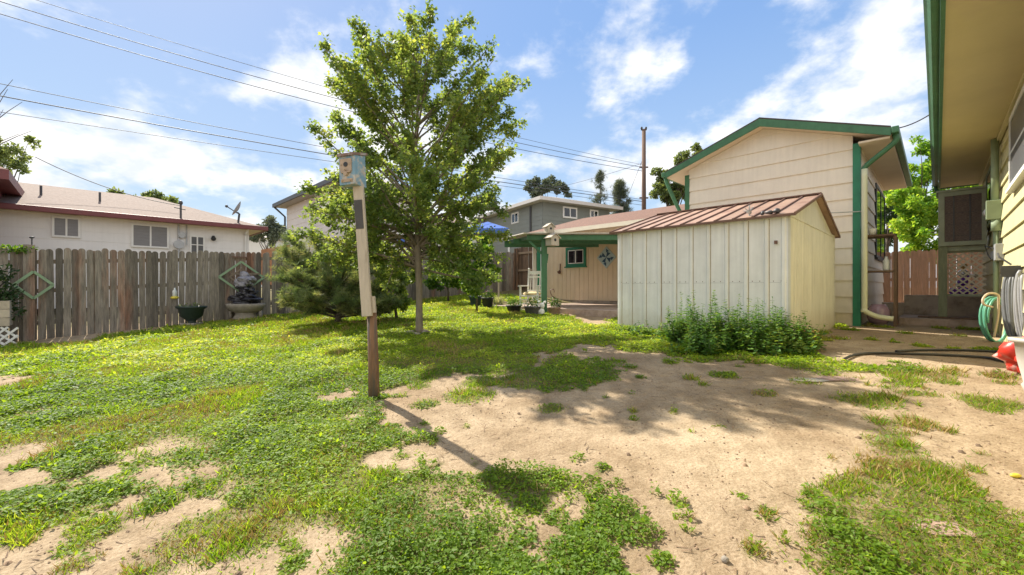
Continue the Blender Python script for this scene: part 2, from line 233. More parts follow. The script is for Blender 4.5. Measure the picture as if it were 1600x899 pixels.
# ------------------------------------------------------------------ mesh builder and object tree
class MB:
    def __init__(s, M=None): s.v = []; s.f = []; s.r = []; s.cur = 0.5; s.M = M or Matrix.Identity(4)
    def add(s, vs, fs):
        b = len(s.v)
        for p in vs: s.v.append(s.M @ Vector(p)); s.r.append(s.cur)
        for f in fs: s.f.append([b + i for i in f])
        return s
    def box(s, x0, x1, y0, y1, z0, z1, T=None):
        vs = [Vector((x, y, z)) for z in (z0, z1) for y in (y0, y1) for x in (x0, x1)]
        if T: vs = [T @ p for p in vs]
        return s.add(vs, [(0, 2, 3, 1), (4, 5, 7, 6), (0, 1, 5, 4), (2, 6, 7, 3), (0, 4, 6, 2), (1, 3, 7, 5)])
    def bar(s, p, q, w_, h_, up=(0, 0, 1)):
        p = Vector(p); q = Vector(q); d = (q - p).normalized(); up = Vector(up)
        if abs(d.dot(up)) > 0.98: up = Vector((1, 0, 0))
        a = d.cross(up).normalized(); b = a.cross(d).normalized()
        vs = [c + a * (i * w_ / 2) + b * (j * h_ / 2) for c in (p, q) for j in (-1, 1) for i in (-1, 1)]
        return s.add(vs, [(0, 1, 3, 2), (4, 6, 7, 5), (0, 4, 5, 1), (2, 3, 7, 6), (0, 2, 6, 4), (1, 5, 7, 3)])
    def tube(s, pts, rad, n=8, cap=True):
        pts = [Vector(p) for p in pts]; m = len(pts)
        if not hasattr(rad, '__len__'): rad = [rad] * m
        vs = []; prev = None
        for i, p in enumerate(pts):
            d = (pts[min(i + 1, m - 1)] - pts[max(i - 1, 0)])
            d = d.normalized() if d.length > 1e-9 else Vector((0, 0, 1))
            ref = prev if prev is not None else (Vector((0, 0, 1)) if abs(d.z) < 0.9 else Vector((1, 0, 0)))
            a = (ref - d * ref.dot(d)); a = a.normalized() if a.length > 1e-6 else d.orthogonal().normalized()
            prev = a; b = d.cross(a)
            for k in range(n):
                t = 2 * math.pi * k / n; vs.append(p + (a * math.cos(t) + b * math.sin(t)) * rad[i])
        fs = [(i * n + k, i * n + (k + 1) % n, (i + 1) * n + (k + 1) % n, (i + 1) * n + k) for i in range(m - 1) for k in range(n)]
        if cap: fs += [tuple(range(n))[::-1], tuple((m - 1) * n + k for k in range(n))]
        return s.add(vs, fs)
    def lathe(s, c, prof, n=20, sx=1, sy=1):
        c = Vector(c); vs = []
        for r_, z in prof:
            for k in range(n):
                t = 2 * math.pi * k / n; vs.append(c + Vector((r_ * sx * math.cos(t), r_ * sy * math.sin(t), z)))
        m = len(prof)
        fs = [(i * n + k, i * n + (k + 1) % n, (i + 1) * n + (k + 1) % n, (i + 1) * n + k) for i in range(m - 1) for k in range(n)]
        fs += [tuple(range(n))[::-1], tuple((m - 1) * n + k for k in range(n))]
        return s.add(vs, fs)
    def ball(s, c, r_, seg=12, ns=0.0, sc=(1, 1, 1), seed=0):
        c = Vector(c); rings = seg // 2 + 1; vs = []
        for i in range(rings + 1):
            ph = math.pi * i / rings
            for k in range(seg):
                t = 2 * math.pi * k / seg; d = Vector((math.sin(ph) * math.cos(t), math.sin(ph) * math.sin(t), math.cos(ph)))
                q = 1 + ns * mnoise.noise(d * 1.7 + Vector((seed * 7.3, seed, 0))) * 2
                vs.append(c + Vector((d.x * sc[0], d.y * sc[1], d.z * sc[2])) * r_ * q)
        fs = [(i * seg + k, (i + 1) * seg + k, (i + 1) * seg + (k + 1) % seg, i * seg + (k + 1) % seg) for i in range(rings) for k in range(seg)]
        return s.add(vs, fs)
    def prism(s, poly, vec):
        n = len(poly); vec = Vector(vec); vs = [Vector(p) for p in poly] + [Vector(p) + vec for p in poly]
        return s.add(vs, [tuple(range(n))[::-1], tuple(range(n, 2 * n))] + [(i, (i + 1) % n, n + (i + 1) % n, n + i) for i in range(n)])
    def build(s, name, m, parent=None, smooth=False, kind=None, bevel=0.0):
        me = bpy.data.meshes.new(name)
        if parent is not None: inv = ROOTM[root_of(parent)].inverted()
        else: inv = Matrix.Identity(4)
        me.from_pydata([inv @ p for p in s.v], [], s.f); me.update()
        bm_ = bmesh.new(); bm_.from_mesh(me); bmesh.ops.recalc_face_normals(bm_, faces=bm_.faces); bm_.to_mesh(me); bm_.free()
        at = me.attributes.new('rnd', 'FLOAT', 'POINT'); at.data.foreach_set('value', s.r)
        if smooth: me.polygons.foreach_set('use_smooth', [True] * len(me.polygons))
        me.materials.append(m)
        o = bpy.data.objects.new(name, me); COL.objects.link(o)
        if parent is not None: o.parent = parent
        else: ROOTM[o.name] = Matrix.Identity(4)
        if bevel:
            md = o.modifiers.new('bevel', 'BEVEL'); md.width = bevel; md.segments = 2; md.limit_method = 'ANGLE'
        if kind: o['kind'] = kind
        return o
ROOTM = {}
def root_of(o):
    while o.parent is not None: o = o.parent
    return o.name
def thing(name, label, cat, loc=(0, 0, 0), rotz=0.0, group=None):
    o = bpy.data.objects.new(name, None); COL.objects.link(o); o.location = loc; o.rotation_euler = (0, 0, rotz)
    o.empty_display_size = 0.2; o['label'] = label; o['category'] = cat
    if group: o['group'] = group
    ROOTM[o.name] = Matrix.Translation(Vector(loc)) @ Matrix.Rotation(rotz, 4, 'Z'); return o
def tag(o, label, cat, group=None):
    o['label'] = label; o['category'] = cat
    if group: o['group'] = group
    return o
def scatter(name, tv, tf, P, B, Sz, rnd, m, parent=None, kind=None):
    """many copies of a small template polygon set, baked into one mesh"""
    tv = np.asarray(tv, float); n = len(P); k = len(tv)
    V = np.einsum('kj,nji->nki', tv, B) * Sz[:, None, None] + P[:, None, :]
    V = V.reshape(-1, 3)
    if parent is not None:
        inv = np.array(ROOTM[root_of(parent)].inverted()); V = V @ inv[:3, :3].T + inv[:3, 3]
    lens = [len(f) for f in tf]; flat = np.concatenate([np.array(f) for f in tf]); lp = len(flat)
    loops = (flat[None, :] + (np.arange(n) * k)[:, None]).reshape(-1)
    tot = np.tile(np.array(lens), n); start = np.concatenate([[0], np.cumsum(tot)[:-1]])
    me = bpy.data.meshes.new(name); me.vertices.add(len(V)); me.vertices.foreach_set('co', V.reshape(-1).astype(np.float32))
    me.loops.add(len(loops)); me.loops.foreach_set('vertex_index', loops.astype(np.int32))
    me.polygons.add(len(tot)); me.polygons.foreach_set('loop_start', start.astype(np.int32))
    me.update(calc_edges=True); me.validate()
    at = me.attributes.new('rnd', 'FLOAT', 'POINT'); at.data.foreach_set('value', np.repeat(rnd, k).astype(np.float32))
    me.materials.append(m); o = bpy.data.objects.new(name, me); COL.objects.link(o)
    if parent is not None: o.parent = parent
    else: ROOTM[o.name] = Matrix.Identity(4)
    if kind: o['kind'] = kind
    return o
def bases(dirs, normals):
    """rows: x = side, y = direction, z = normal"""
    d = dirs / np.linalg.norm(dirs, axis=1, keepdims=True)
    nn = normals - (normals * d).sum(1, keepdims=True) * d; nn /= np.linalg.norm(nn, axis=1, keepdims=True) + 1e-9
    return np.stack([np.cross(d, nn), d, nn], axis=1)
def randdirs(n): 
    a = rng.normal(size=(n, 3)); return a / np.linalg.norm(a, axis=1, keepdims=True)
LOBED = ([(0, 0, 0), (-.28, .12, .03), (-.52, .5, .02), (-.2, .55, 0), (0, 1.05, -.06), (.2, .55, 0), (.52, .5, .02), (.28, .12, .03)], [(0, 7, 6, 5, 4, 3, 2, 1)])
OVAL = ([(0, 0, 0), (-.26, .35, .05), (-.2, .75, .02), (0, 1, -.05), (.2, .75, .02), (.26, .35, .05)], [(0, 5, 4, 3), (0, 3, 2, 1)])
BLADE = ([(-.05, 0, 0), (.05, 0, 0), (.035, .55, .03), (0, 1, .12), (-.035, .55, .03)], [(0, 1, 2, 4), (4, 2, 3)])
TUFTV = []; TUFTF = []
for i in range(12):
    a = 2.4 * i; el = 0.25 + 0.8 * ((i * 0.37) % 1); d = Vector((math.cos(a) * math.cos(el), math.sin(el), math.sin(a) * math.cos(el)))
    sd_ = d.cross(Vector((0.3, 0.2, 1))).normalized() * 0.035; b = len(TUFTV)
    TUFTV += [tuple(-sd_), tuple(sd_), tuple(d)]; TUFTF.append((b, b + 1, b + 2))

# ------------------------------------------------------------------ ground
def inpoly(px, py, poly):
    c = np.zeros(px.shape, bool); n = len(poly); j = n - 1
    for i in range(n):
        xi, yi = poly[i]; xj, yj = poly[j]
        c ^= ((yi > py) != (yj > py)) & (px < (xj - xi) * (py - yi) / (yj - yi + 1e-9) + xi); j = i
    return c
DIRT = [[(600, 652), (640, 612), (700, 590), (800, 580), (860, 555), (900, 542), (960, 545), (1040, 562), (1100, 566), (1180, 570), (1280, 566), (1275, 540), (1290, 512), (1400, 503), (1500, 512), (1900, 560), (2600, 700), (2400, 900), (1640, 770), (1480, 700), (1400, 672), (1370, 700), (1330, 745), (1270, 790), (1230, 850), (1290, 1000), (1300, 1600), (1040, 1600), (1035, 880), (1020, 815), (950, 785), (900, 762), (800, 740), (740, 728), (690, 730), (600, 742), (560, 715), (640, 690)],
        [(-400, 735), (150, 724), (260, 738), (400, 758), (350, 785), (280, 800), (225, 835), (150, 900), (160, 1600), (-900, 1600)],
        [(735, 842), (790, 818), (850, 822), (858, 855), (810, 874), (750, 868)],
        [(-200, 553), (0, 545), (160, 530), (300, 508), (395, 497), (300, 500), (-200, 534)],
        [(-100, 590), (40, 588), (70, 600), (20, 612), (-100, 615)],
        [(510, 610), (560, 600), (575, 625), (520, 628)], [(870, 480), (965, 484), (965, 512), (930, 510), (880, 496)],
        [(1480, 790), (1600, 770), (1700, 860), (1560, 850)]]
GRS = [[(780, 592), (830, 570), (915, 556), (975, 570), (962, 596), (870, 606), (800, 604)],
       [(1190, 566), (1300, 562), (1420, 570), (1500, 588), (1480, 600), (1380, 594), (1260, 584)],
       [(-400, 792), (60, 782), (185, 745), (205, 772), (95, 818), (60, 838), (-300, 860)],
       [(860, 850), (950, 830), (1010, 850), (980, 1000), (820, 1000)],
       [(1345, 725), (1400, 688), (1455, 735), (1450, 785), (1540, 835), (1640, 870), (1640, 1060), (1285, 1060), (1250, 860), (1285, 800)],
       [(1340, 590), (1400, 588), (1460, 596), (1400, 606)]]
TUFTS = [(1325, 516, .16), (1352, 510, .2), (1382, 512, .18), (1415, 522, .12), (1468, 514, .16), (1500, 526, .1), (1362, 532, .1), (1440, 542, .12), (1545, 548, .18), (1310, 530, .14), (1490, 545, .1), (1400, 536, .08), (1330, 850, .2), (1400, 870, .26), (1480, 880, .26), (1560, 870, .25), (1300, 800, .14), (1420, 830, .22), (1590, 895, .22), (1350, 900, .22), (1400, 700, .17), (1430, 662, .1), (1520, 800, .14), (1450, 730, .16), (955, 800, .14), (1000, 830, .1), (900, 870, .15), (830, 790, .12), (665, 632, .13), (728, 620, .22), (745, 600, .15), (882, 608, .1), (862, 640, .12), (1130, 587, .14), (1195, 617, .1), (1350, 627, .2), (1385, 622, .1), (1545, 630, .2), (1255, 597, .13),
         (1560, 590, .12), (1010, 550, .12), (1045, 568, .08), (1080, 592, .07), (1240, 570, .2), (160, 770, .15), (88, 728, .07), (35, 730, .07), (150, 725, .1), (1180, 860, .06),
         (1375, 660, .1), (1420, 615, .12), (1455, 618, .08), (655, 605, .12), (985, 575, .1), (1000, 590, .07), (940, 588, .2), (1300, 588, .12), (1480, 598, .1), (1430, 586, .1), (1570, 600, .08), (1100, 602, .05), (1160, 560, .15), (1320, 575, .12),
         (1470, 485, .12), (1340, 500, .15), (1375, 503, .2), (1400, 498, .15), (1550, 640, .12), (250, 790, .12), (300, 760, .08), (380, 775, .12), (620, 850, .2), (700, 870, .15), (1500, 760, .1), (1560, 830, .2), (1130, 588, .09)]
_r = random.Random(5)
for _ in range(75): TUFTS.append((_r.uniform(600, 1560), _r.uniform(570, 880), _r.uniform(.02, .055)))
for _ in range(30): TUFTS.append((_r.uniform(-20, 480), _r.uniform(715, 890), _r.uniform(.03, .09)))
TPOS = [(G(a, b), r_) for a, b, r_ in TUFTS]
def density(x, y):
    x = np.asarray(x, float); y = np.asarray(y, float); z = gz(x, y); yy = np.maximum(y, 0.6)
    px = 800 + F * x / yy; py = 450 + F * (EYE - z) / yy
    w1 = fbm(x * 1.6, y * 1.6, 21) - 0.5; w2 = fbm(x * 1.6, y * 1.6, 33) - 0.5; w3 = fbm(x * 6, y * 6, 41) - 0.5; w4 = fbm(x * 6, y * 6, 55) - 0.5
    wx = px + (w1 * 0.8 + w3 * 0.6) * F / yy; wy = py + (w2 * 0.8 + w4 * 0.6) * F / yy * (EYE / yy) 
    g = np.ones(x.shape)
    for p in DIRT: g = np.where(inpoly(wx, wy, p), 0.0, g)
    for p in GRS: g = np.where(inpoly(wx, wy, p), 0.85, g)
    u, v = ca * x + sa * y, -sa * x + ca * y
    n = fbm(x * 2.2, y * 2.2, 5); n2 = fbm(x * 0.7, y * 0.7, 8)
    thin = sstep(y, 3.0, 7.5)                                     # sparser close to the camera, fuller further out
    g = g * np.clip((n * 0.7 + n2 * 0.5 + 0.30 * thin - 0.455) / 0.18, 0.04, 1)
    rightp = (px > 1180) & (g > 0) & (y < 5)
    g = np.where(rightp, g * 0.75, g)
    for P_, r_ in TPOS:
        d = np.hypot(x - P_.x, y - P_.y) / (r_ * (0.7 + 0.8 * n)); g = np.maximum(g, np.clip(1.6 - 1.4 * d, 0, 1))
    g = np.where((v < -0.75) | (u > 13.0) & (v < 5), 0, g); g = np.where((u > 7.1) & (u < 11) & (v > 1.5) & (v < 4.3), 0, g)
    g = np.where(y < 0.3, 0.5 * g, g)
    return g
def axis(lo, hi, st, far):
    a = list(np.arange(lo, hi + 1e-6, st)); s_ = st; p = hi
    while p < far: s_ *= 1.35; p += s_; a.append(p)
    s_ = st; p = lo
    while p > -far: s_ *= 1.35; p -= s_; a.insert(0, p)
    return np.array(a)
xs = axis(-10, 12.5, 0.08, 900); ys = axis(-1, 11, 0.075, 900)
X, Y = np.meshgrid(xs, ys); Z = gz(X, Y); D = density(X, Y)
Z = Z + 0.014 * (fbm(X * 9, Y * 9, 61, 3) - 0.5) * np.exp(-((X / 8) ** 2 + ((Y - 3) / 6) ** 2))
me = bpy.data.meshes.new('ground'); nx, ny = len(xs), len(ys)
me.vertices.add(nx * ny); me.vertices.foreach_set('co', np.stack([X, Y, Z], -1).reshape(-1).astype(np.float32))
ii = (np.arange(ny - 1)[:, None] * nx + np.arange(nx - 1)[None, :]).reshape(-1)
q = np.stack([ii, ii + 1, ii + nx + 1, ii + nx], -1).reshape(-1)
me.loops.add(len(q)); me.loops.foreach_set('vertex_index', q.astype(np.int32)); me.polygons.add(len(q) // 4); me.polygons.foreach_set('loop_start', np.arange(0, len(q), 4).astype(np.int32))
me.update(calc_edges=True); me.polygons.foreach_set('use_smooth', [True] * len(me.polygons))
at = me.attributes.new('grass', 'FLOAT', 'POINT'); at.data.foreach_set('value', D.reshape(-1).astype(np.float32))
gm = bpy.data.materials.new('dirt_and_lawn_soil'); gm.use_nodes = True; t = gm.node_tree; nd = t.nodes; lk = t.links.new; b = nd['Principled BSDF']; b.inputs['Roughness'].default_value = 0.95; b.inputs['Specular IOR Level'].default_value = 0.15
tcn = nd.new('ShaderNodeTexCoord')
def nz(scale, det=6, ro=0.6):
    a = nd.new('ShaderNodeTexNoise'); a.inputs['Scale'].default_value = scale; a.inputs['Detail'].default_value = det; a.inputs['Roughness'].default_value = ro; lk(tcn.outputs['Object'], a.inputs['Vector']); return a.outputs[0]
def ramp(src, p0, c0, p1, c1):
    a = nd.new('ShaderNodeValToRGB'); a.color_ramp.elements[0].position = p0; a.color_ramp.elements[0].color = (*c0, 1); a.color_ramp.elements[1].position = p1; a.color_ramp.elements[1].color = (*c1, 1); lk(src, a.inputs[0]); return a.outputs[0]
def mixc(f, a, b_, mode='MIX'):
    m_ = nd.new('ShaderNodeMix'); m_.data_type = 'RGBA'; m_.blend_type = mode
    if isinstance(f, float): m_.inputs[0].default_value = f
    else: lk(f, m_.inputs[0])
    lk(a, m_.inputs[6]); lk(b_, m_.inputs[7]); return m_.outputs[2]
sand = ramp(nz(1.1, 8), 0.32, (0.31, 0.225, 0.14), 0.66, (0.48, 0.38, 0.26))
fine = ramp(nz(70, 5, 0.75), 0.33, (0.66, 0.61, 0.56), 0.58, (1.05, 1.05, 1.05))
sand = mixc(1.0, sand, fine, 'MULTIPLY')
spk = ramp(nz(24, 3, 0.75), 0.63, (0, 0, 0), 0.70, (1, 1, 1)); dkc = nd.new('ShaderNodeRGB'); dkc.outputs[0].default_value = (0.17, 0.10, 0.055, 1)
clump = ramp(nz(0.9, 4), 0.42, (0, 0, 0), 0.62, (0.75, 0.75, 0.75))
fm = nd.new('ShaderNodeMath'); fm.operation = 'MULTIPLY'; lk(spk, fm.inputs[0]); lk(clump, fm.inputs[1]); sand = mixc(fm.outputs[0], sand, dkc.outputs[0])
damp = ramp(nz(0.55, 7, 0.62), 0.50, (1, 1, 1), 0.70, (0.70, 0.66, 0.63)); sand = mixc(1.0, sand, damp, 'MULTIPLY')
mott = ramp(nz(4.5, 6, 0.7), 0.40, (0.80, 0.78, 0.75), 0.58, (1.04, 1.04, 1.04)); sand = mixc(1.0, sand, mott, 'MULTIPLY')
soil = ramp(nz(9, 6), 0.35, (0.085, 0.085, 0.03), 0.68, (0.19, 0.16, 0.065))
atn = nd.new('ShaderNodeAttribute'); atn.attribute_name = 'grass'
pm = nd.new('ShaderNodeMath'); pm.operation = 'MULTIPLY_ADD'; lk(nz(13, 5, 0.7), pm.inputs[0]); pm.inputs[1].default_value = 0.9; pm.inputs[2].default_value = -0.45
pa = nd.new('ShaderNodeMath'); pa.operation = 'ADD'; lk(atn.outputs['Fac'], pa.inputs[0]); lk(pm.outputs[0], pa.inputs[1])
msk = nd.new('ShaderNodeMapRange'); msk.inputs['From Min'].default_value = 0.30; msk.inputs['From Max'].default_value = 0.85; msk.inputs['To Max'].default_value = 0.85; lk(pa.outputs[0], msk.inputs[0])
lk(mixc(msk.outputs[0], sand, soil), b.inputs['Base Color'])
bp = nd.new('ShaderNodeBump'); bp.inputs['Strength'].default_value = 0.55; bp.inputs['Distance'].default_value = 0.02; lk(nz(32, 6, 0.75), bp.inputs['Height'])
bp2 = nd.new('ShaderNodeBump'); bp2.inputs['Strength'].default_value = 0.5; bp2.inputs['Distance'].default_value = 0.06; lk(nz(6, 4), bp2.inputs['Height']); lk(bp2.outputs[0], bp.inputs['Normal']); lk(bp.outputs[0], b.inputs['Normal'])
me.materials.append(gm); ground = bpy.data.objects.new('ground', me); COL.objects.link(ground); ground['kind'] = 'structure'; ROOTM['ground'] = Matrix.Identity(4)

# ------------------------------------------------------------------ architectural helpers
def siding(fr, x0, x1, z0, z1, face, sp=0.3, lean=0.028, clip=None):
    """lap boards on a wall running along local x at local y=0, outward normal face (-1/+1 in y). fr = wall frame."""
    mb = MB(fr); z = z0
    while z < z1 - 1e-3:
        zt = min(z + sp, z1); mb.cur = random.random()
        o0 = face * lean
        mb.add([(x0, o0, z), (x1, o0, z), (x1, 0, zt), (x0, 0, zt), (x0, 0, z), (x1, 0, z)], [(0, 1, 2, 3), (4, 5, 1, 0)])
        z = zt
    return mb
def wallframe_u(U): # wall in plane u=U, facing -u; local x runs along v
    return Matrix.Translation(Vector((*uv2xy(U, 0), 0))) @ Matrix.Rotation(A + math.pi / 2, 4, 'Z')    # local x = +v, local y = -u -> outward +y
def wallframe_v(V, ):  # wall in plane v=V; local x = +u, local y = +v
    return Matrix.Translation(Vector((*uv2xy(0, V), 0))) @ Matrix.Rotation(A, 4, 'Z')
def window(parent, fr, x0, x1, z0, z1, out, frame_m, pane_m=GLASS, fw=0.05, proud=0.035, mull=(0.5,), hbars=(), sill=True, label=None):
    """framed window standing proud of a wall; out = sign of outward local y"""
    f = MB(fr); a, b_ = sorted((x0, x1)); y0, y1 = (0.0, out * proud); ya, yb = min(y0, y1), max(y0, y1)
    ya -= 0.02 if out > 0 else 0; yb += 0.02 if out < 0 else 0
    f.box(a, b_, ya, yb, z1 - fw, z1); f.box(a, b_, ya, yb, z0, z0 + fw)
    f.box(a, a + fw, ya, yb, z0 + fw, z1 - fw); f.box(b_ - fw, b_, ya, yb, z0 + fw, z1 - fw)
    for m_ in mull:
        c = a + (b_ - a) * m_; f.box(c - fw * .4, c + fw * .4, ya, yb - 0.006 if out > 0 else yb, z0 + fw, z1 - fw)
    for h in hbars:
        c = z0 + (z1 - z0) * h; f.box(a + fw, b_ - fw, ya, yb - 0.009 if out > 0 else yb, c - fw * .25, c + fw * .25)
    o = f.build('window', frame_m, parent)
    p = MB(fr); yp = out * (proud - 0.012); p.box(a + fw * .5, b_ - fw * .5, min(yp, yp - 0.01 * out), max(yp, yp - 0.01 * out), z0 + fw * .5, z1 - fw * .5); p.build('pane', pane_m, o)
    if sill:
        s_ = MB(fr); ys_ = sorted((0, out * (proud + 0.03))); s_.box(a - 0.04, b_ + 0.04, ys_[0], ys_[1], z0 - 0.045, z0 - 0.002); s_.build('sill', frame_m, o)
    return o
def pickets(fr, x0, x1, zb, zt, w_=0.14, gap=0.012, th=0.018, face=1, round_=True, jit=0.02, tilt=0.012, off=0.0):
    mb = MB(fr); x = x0
    while x < x1:
        ww = w_ * random.uniform(0.93, 1.05); g = gap * random.uniform(0.2, 1.9); c = x + ww / 2
        b_ = zb(c); t_ = zt(c) + random.uniform(-jit, jit); tl = random.gauss(0, tilt); mb.cur = random.random(); yo = off + random.uniform(0, .008)
        prof = [(-ww / 2, b_), (ww / 2, b_), (ww / 2, t_ - .05), (ww * .36, t_ - .014), (ww * .15, t_), (-ww * .15, t_), (-ww * .36, t_ - .014), (-ww / 2, t_ - .05)] if round_ else [(-ww / 2, b_), (ww / 2, b_), (ww / 2, t_), (-ww / 2, t_)]
        mb.prism([(c + px_ + tl * (z - b_), yo, z) for px_, z in prof], (0, th, 0)); x += ww + g
    return mb
def groundfn_v(V): return lambda u: g1(*uv2xy(u, V))
def groundfn_u(U): return lambda v: g1(*uv2xy(U, v))

# ------------------------------------------------------------------ our house on the right
VW = -0.8; ZS = EYE + 2.6
hb = uv2xy(10, VW)
H = thing('yellow_house', 'pale yellow lap sided house along the right edge with wide tan soffit', 'house', (*hb, 0.3), A)
fr = wallframe_v(VW)
siding(fr, 1.5, 15.4, -0.2, ZS, +1, sp=0.295).build('wall', YELLOW, H)
m = MB(HF); m.box(15.36, 15.44, VW - 4, VW + 0.02, -0.2, ZS + .02); m.box(1.45, 1.5, VW - 4, VW, -0.2, ZS + .02); m.box(1.5, 15.4, VW - 4.1, VW - 4, -.2, ZS + .02); m.box(1.5, 15.36, VW - 0.12, VW - 0.02, -.2, ZS); m.build('side_wall', YELLOW, H)
m = MB(HF); m.box(0.9, 15.75, VW - 4.4, -0.055, ZS, ZS + 0.03); sf = m.build('soffit', SOFF, H)
m = MB(HF); m.box(0.9, 15.75, VW + 0.02, VW + 0.07, ZS - 0.05, ZS - .002); m.build('trim_board', YELLOW, sf)
m = MB(HF); m.box(0.85, 15.8, -0.055, -0.02, ZS - 0.02, ZS + 0.22); m.box(15.751, 15.8, VW - 4.4, -0.056, ZS - .02, ZS + .22); m.build('fascia', GREEN, H)
m = MB(HF)   # K-style gutter
prof = [(0.088, ZS + .03), (0.15, ZS + .03), (0.175, ZS + .08), (0.20, ZS + .11), (0.20, ZS + .17), (0.19, ZS + .17), (0.19, ZS + .12), (0.165, ZS + .09), (0.145, ZS + .045), (0.088, ZS + .045)]
m.prism([(0.85, a - .105, b_) for a, b_ in prof], (14.95, 0, 0)); m.build('gutter', GREEN, H)
m = MB(HF); m.add([(0.8, 0.0, ZS + .225), (15.85, 0.0, ZS + .225), (15.85, -2.6, ZS + 1.0), (0.8, -2.6, ZS + 1.0), (0.8, -5.3, ZS + .2), (15.85, -5.3, ZS + .2)], [(0, 1, 2, 3), (3, 2, 5, 4), (0, 3, 4), (1, 5, 2)]); m.build('roof', BRROOF, H)
pts = [(15.6, .035, ZS + .06), (15.6, .025, ZS - .05), (15.6, -.1, ZS - .2), (15.6, -.2, ZS - .28)]
m = MB(HF); m.tube(pts, .035, 8); m.build('downspout', GREEN, H, True)
# big near window (right edge) and second window behind the cooler
u0 = onV(1586, 200, VW)[0]; zb = onV(1590, 292, VW)[2]
wo = window(H, fr, 5.0, u0, zb, ZS - 0.12, +1, WHITE, SCREEN, 0.07, 0.06, (0.33, 0.66), (0.5,))
wo['label'] = 'white framed window at the near end of the wall'
m = MB(fr); m.box(7.3, 7.42, .05, .09, zb - .3, zb - .05); m.build('bracket', GREEN, H)
ua = onV(1562, 300, VW)[0]; ub = onV(1546, 300, VW)[0]; zb2 = onV(1556, 345, VW)[2]
wo = window(H, fr, ua + .05, ub + .1, zb2, zb2 + 1.15, +1, SAGE, GLASS, 0.07, 0.05, (0.5,), ())
wo['label'] = 'sage framed window beside the evaporative cooler'
# conduit, meter and boxes
uc = onV(1567, 300, VW)[0]
m = MB(HF); m.tube([(uc, VW + .09, ZS - .01), (uc, VW + .09, onV(1567, 312, VW)[2])], .05, 12); cdt = m.build('conduit', SAGE, H, True); cdt['label'] = 'fat pale green service pipe'
z0 = onV(1567, 343, VW)[2]; z1 = onV(1567, 313, VW)[2]
m = MB(HF); m.box(uc - .09, uc + .10, VW + .01, VW + .2, z0, z1); bx = m.build('meter_box', SAGE, H, bevel=.01)
m = MB(HF); m.tube([(uc + .1, VW + .12, z0 + .18), (uc + .42, VW + .14, z0 + .17)], [.085, .08], 12); m.build('meter', WHITE, bx, True)
m = MB(HF); m.box(uc - .07, uc + .07, VW + .01, VW + .14, z0 - .2, z0 - .003); m.tube([(uc, VW + .08, z0 - .2), (uc, VW + .08, 0.5)], .035, 10); m.build('lower_conduit', SAGE, bx, True)
zg = onV(1575, 403, VW)[2]
m = MB(HF); m.box(uc - .32, uc + .02, VW + .01, VW + .11, zg - .02, zg + .26); m.box(uc + .12, uc + .42, VW + .03, VW + .12, zg + .02, zg + .16); m.build('junction_box', GALV, H, bevel=.008)
m = MB(HF); m.tube([(uc - .1, VW + .12, zg + .2), (uc + .15, VW + .2, zg + .26), (uc + .2, VW + .16, zg + .1), (uc, VW + .13, zg + .0)], .008, 6); m.build('cable', DGREY, H)
m = MB(HF); m.box(13.0, 15.4, VW + .02, VW + .09, -.2, 0.75); m.build('foundation', CONC, H)

# evaporative cooler on its post
UC = 13.3
c0 = onU(1466, 300, UC); zc1 = onU(1466, 303, UC)[2]; zc0 = onU(1466, 386, UC)[2]
va, vb = VW + 0.07, c0[1]
T = thing('evaporative_cooler', 'boxy sage green evaporative cooler with dark brown pads mounted outside the far window', 'cooler', (*uv2xy(UC + .4, -.4), zc0), A)
m = MB(HF); m.box(UC + .03, UC + .75, va, vb, zc0, zc1); m.build('cabinet', COOLER, T)
m = MB(HF); m.box(UC - .02, UC + .03, va, vb, zc1 - .09, zc1); m.box(UC - .02, UC + .03, va, vb, zc0, zc0 + .09); m.box(UC - .02, UC + .03, va, va + .07, zc0 + .09, zc1 - .09); m.box(UC - .02, UC + .03, vb - .10, vb, zc0 + .09, zc1 - .09)
m.box(UC - .05, UC + .8, va, vb + .03, zc1 + .002, zc1 + .05); m.build('frame', COOLER, T, bevel=.006)
m = MB(HF); m.box(UC + .0, UC + .027, va + .07, vb - .1, zc0 + .09, zc1 - .09); m.build('pad', PAD, T)
for k in (1, 2):
    vv = va + (vb - va) * k / 3; m = MB(HF); m.box(UC - .015, UC - .001, vv - .012, vv + .012, zc0 + .09, zc1 - .09); m.build('strap', DGREY, T)
m = MB(HF)
for k in range(4):
    zz_ = zc0 + .09 + (zc1 - zc0 - .18) * (k + .5) / 4; m.box(UC - .012, UC - .002, va + .07, vb - .1, zz_ - .003, zz_ + .003)
m.build('wire_grid', DGREY, T)
T = thing('cooler_post', 'square weathered green post standing under the outer corner of the cooler', 'post', (*uv2xy(UC + .3, vb - .05), .62), A)
m = MB(HF); m.box(UC + .02, UC + .17, vb - .14, vb + .0, .55, zc0 - .002); m.build('post', mat('post_sage_old', (.22, .24, .15), .8, .25, 6, .4, 30, stretch=(3, 3, .5)), T)
m = MB(HF); m.bar((UC + .1, vb - .07, zc0 - .06), (UC + .1, va, zc0 - .06), .04, .1); m.build('crossbar', COOLER, T)
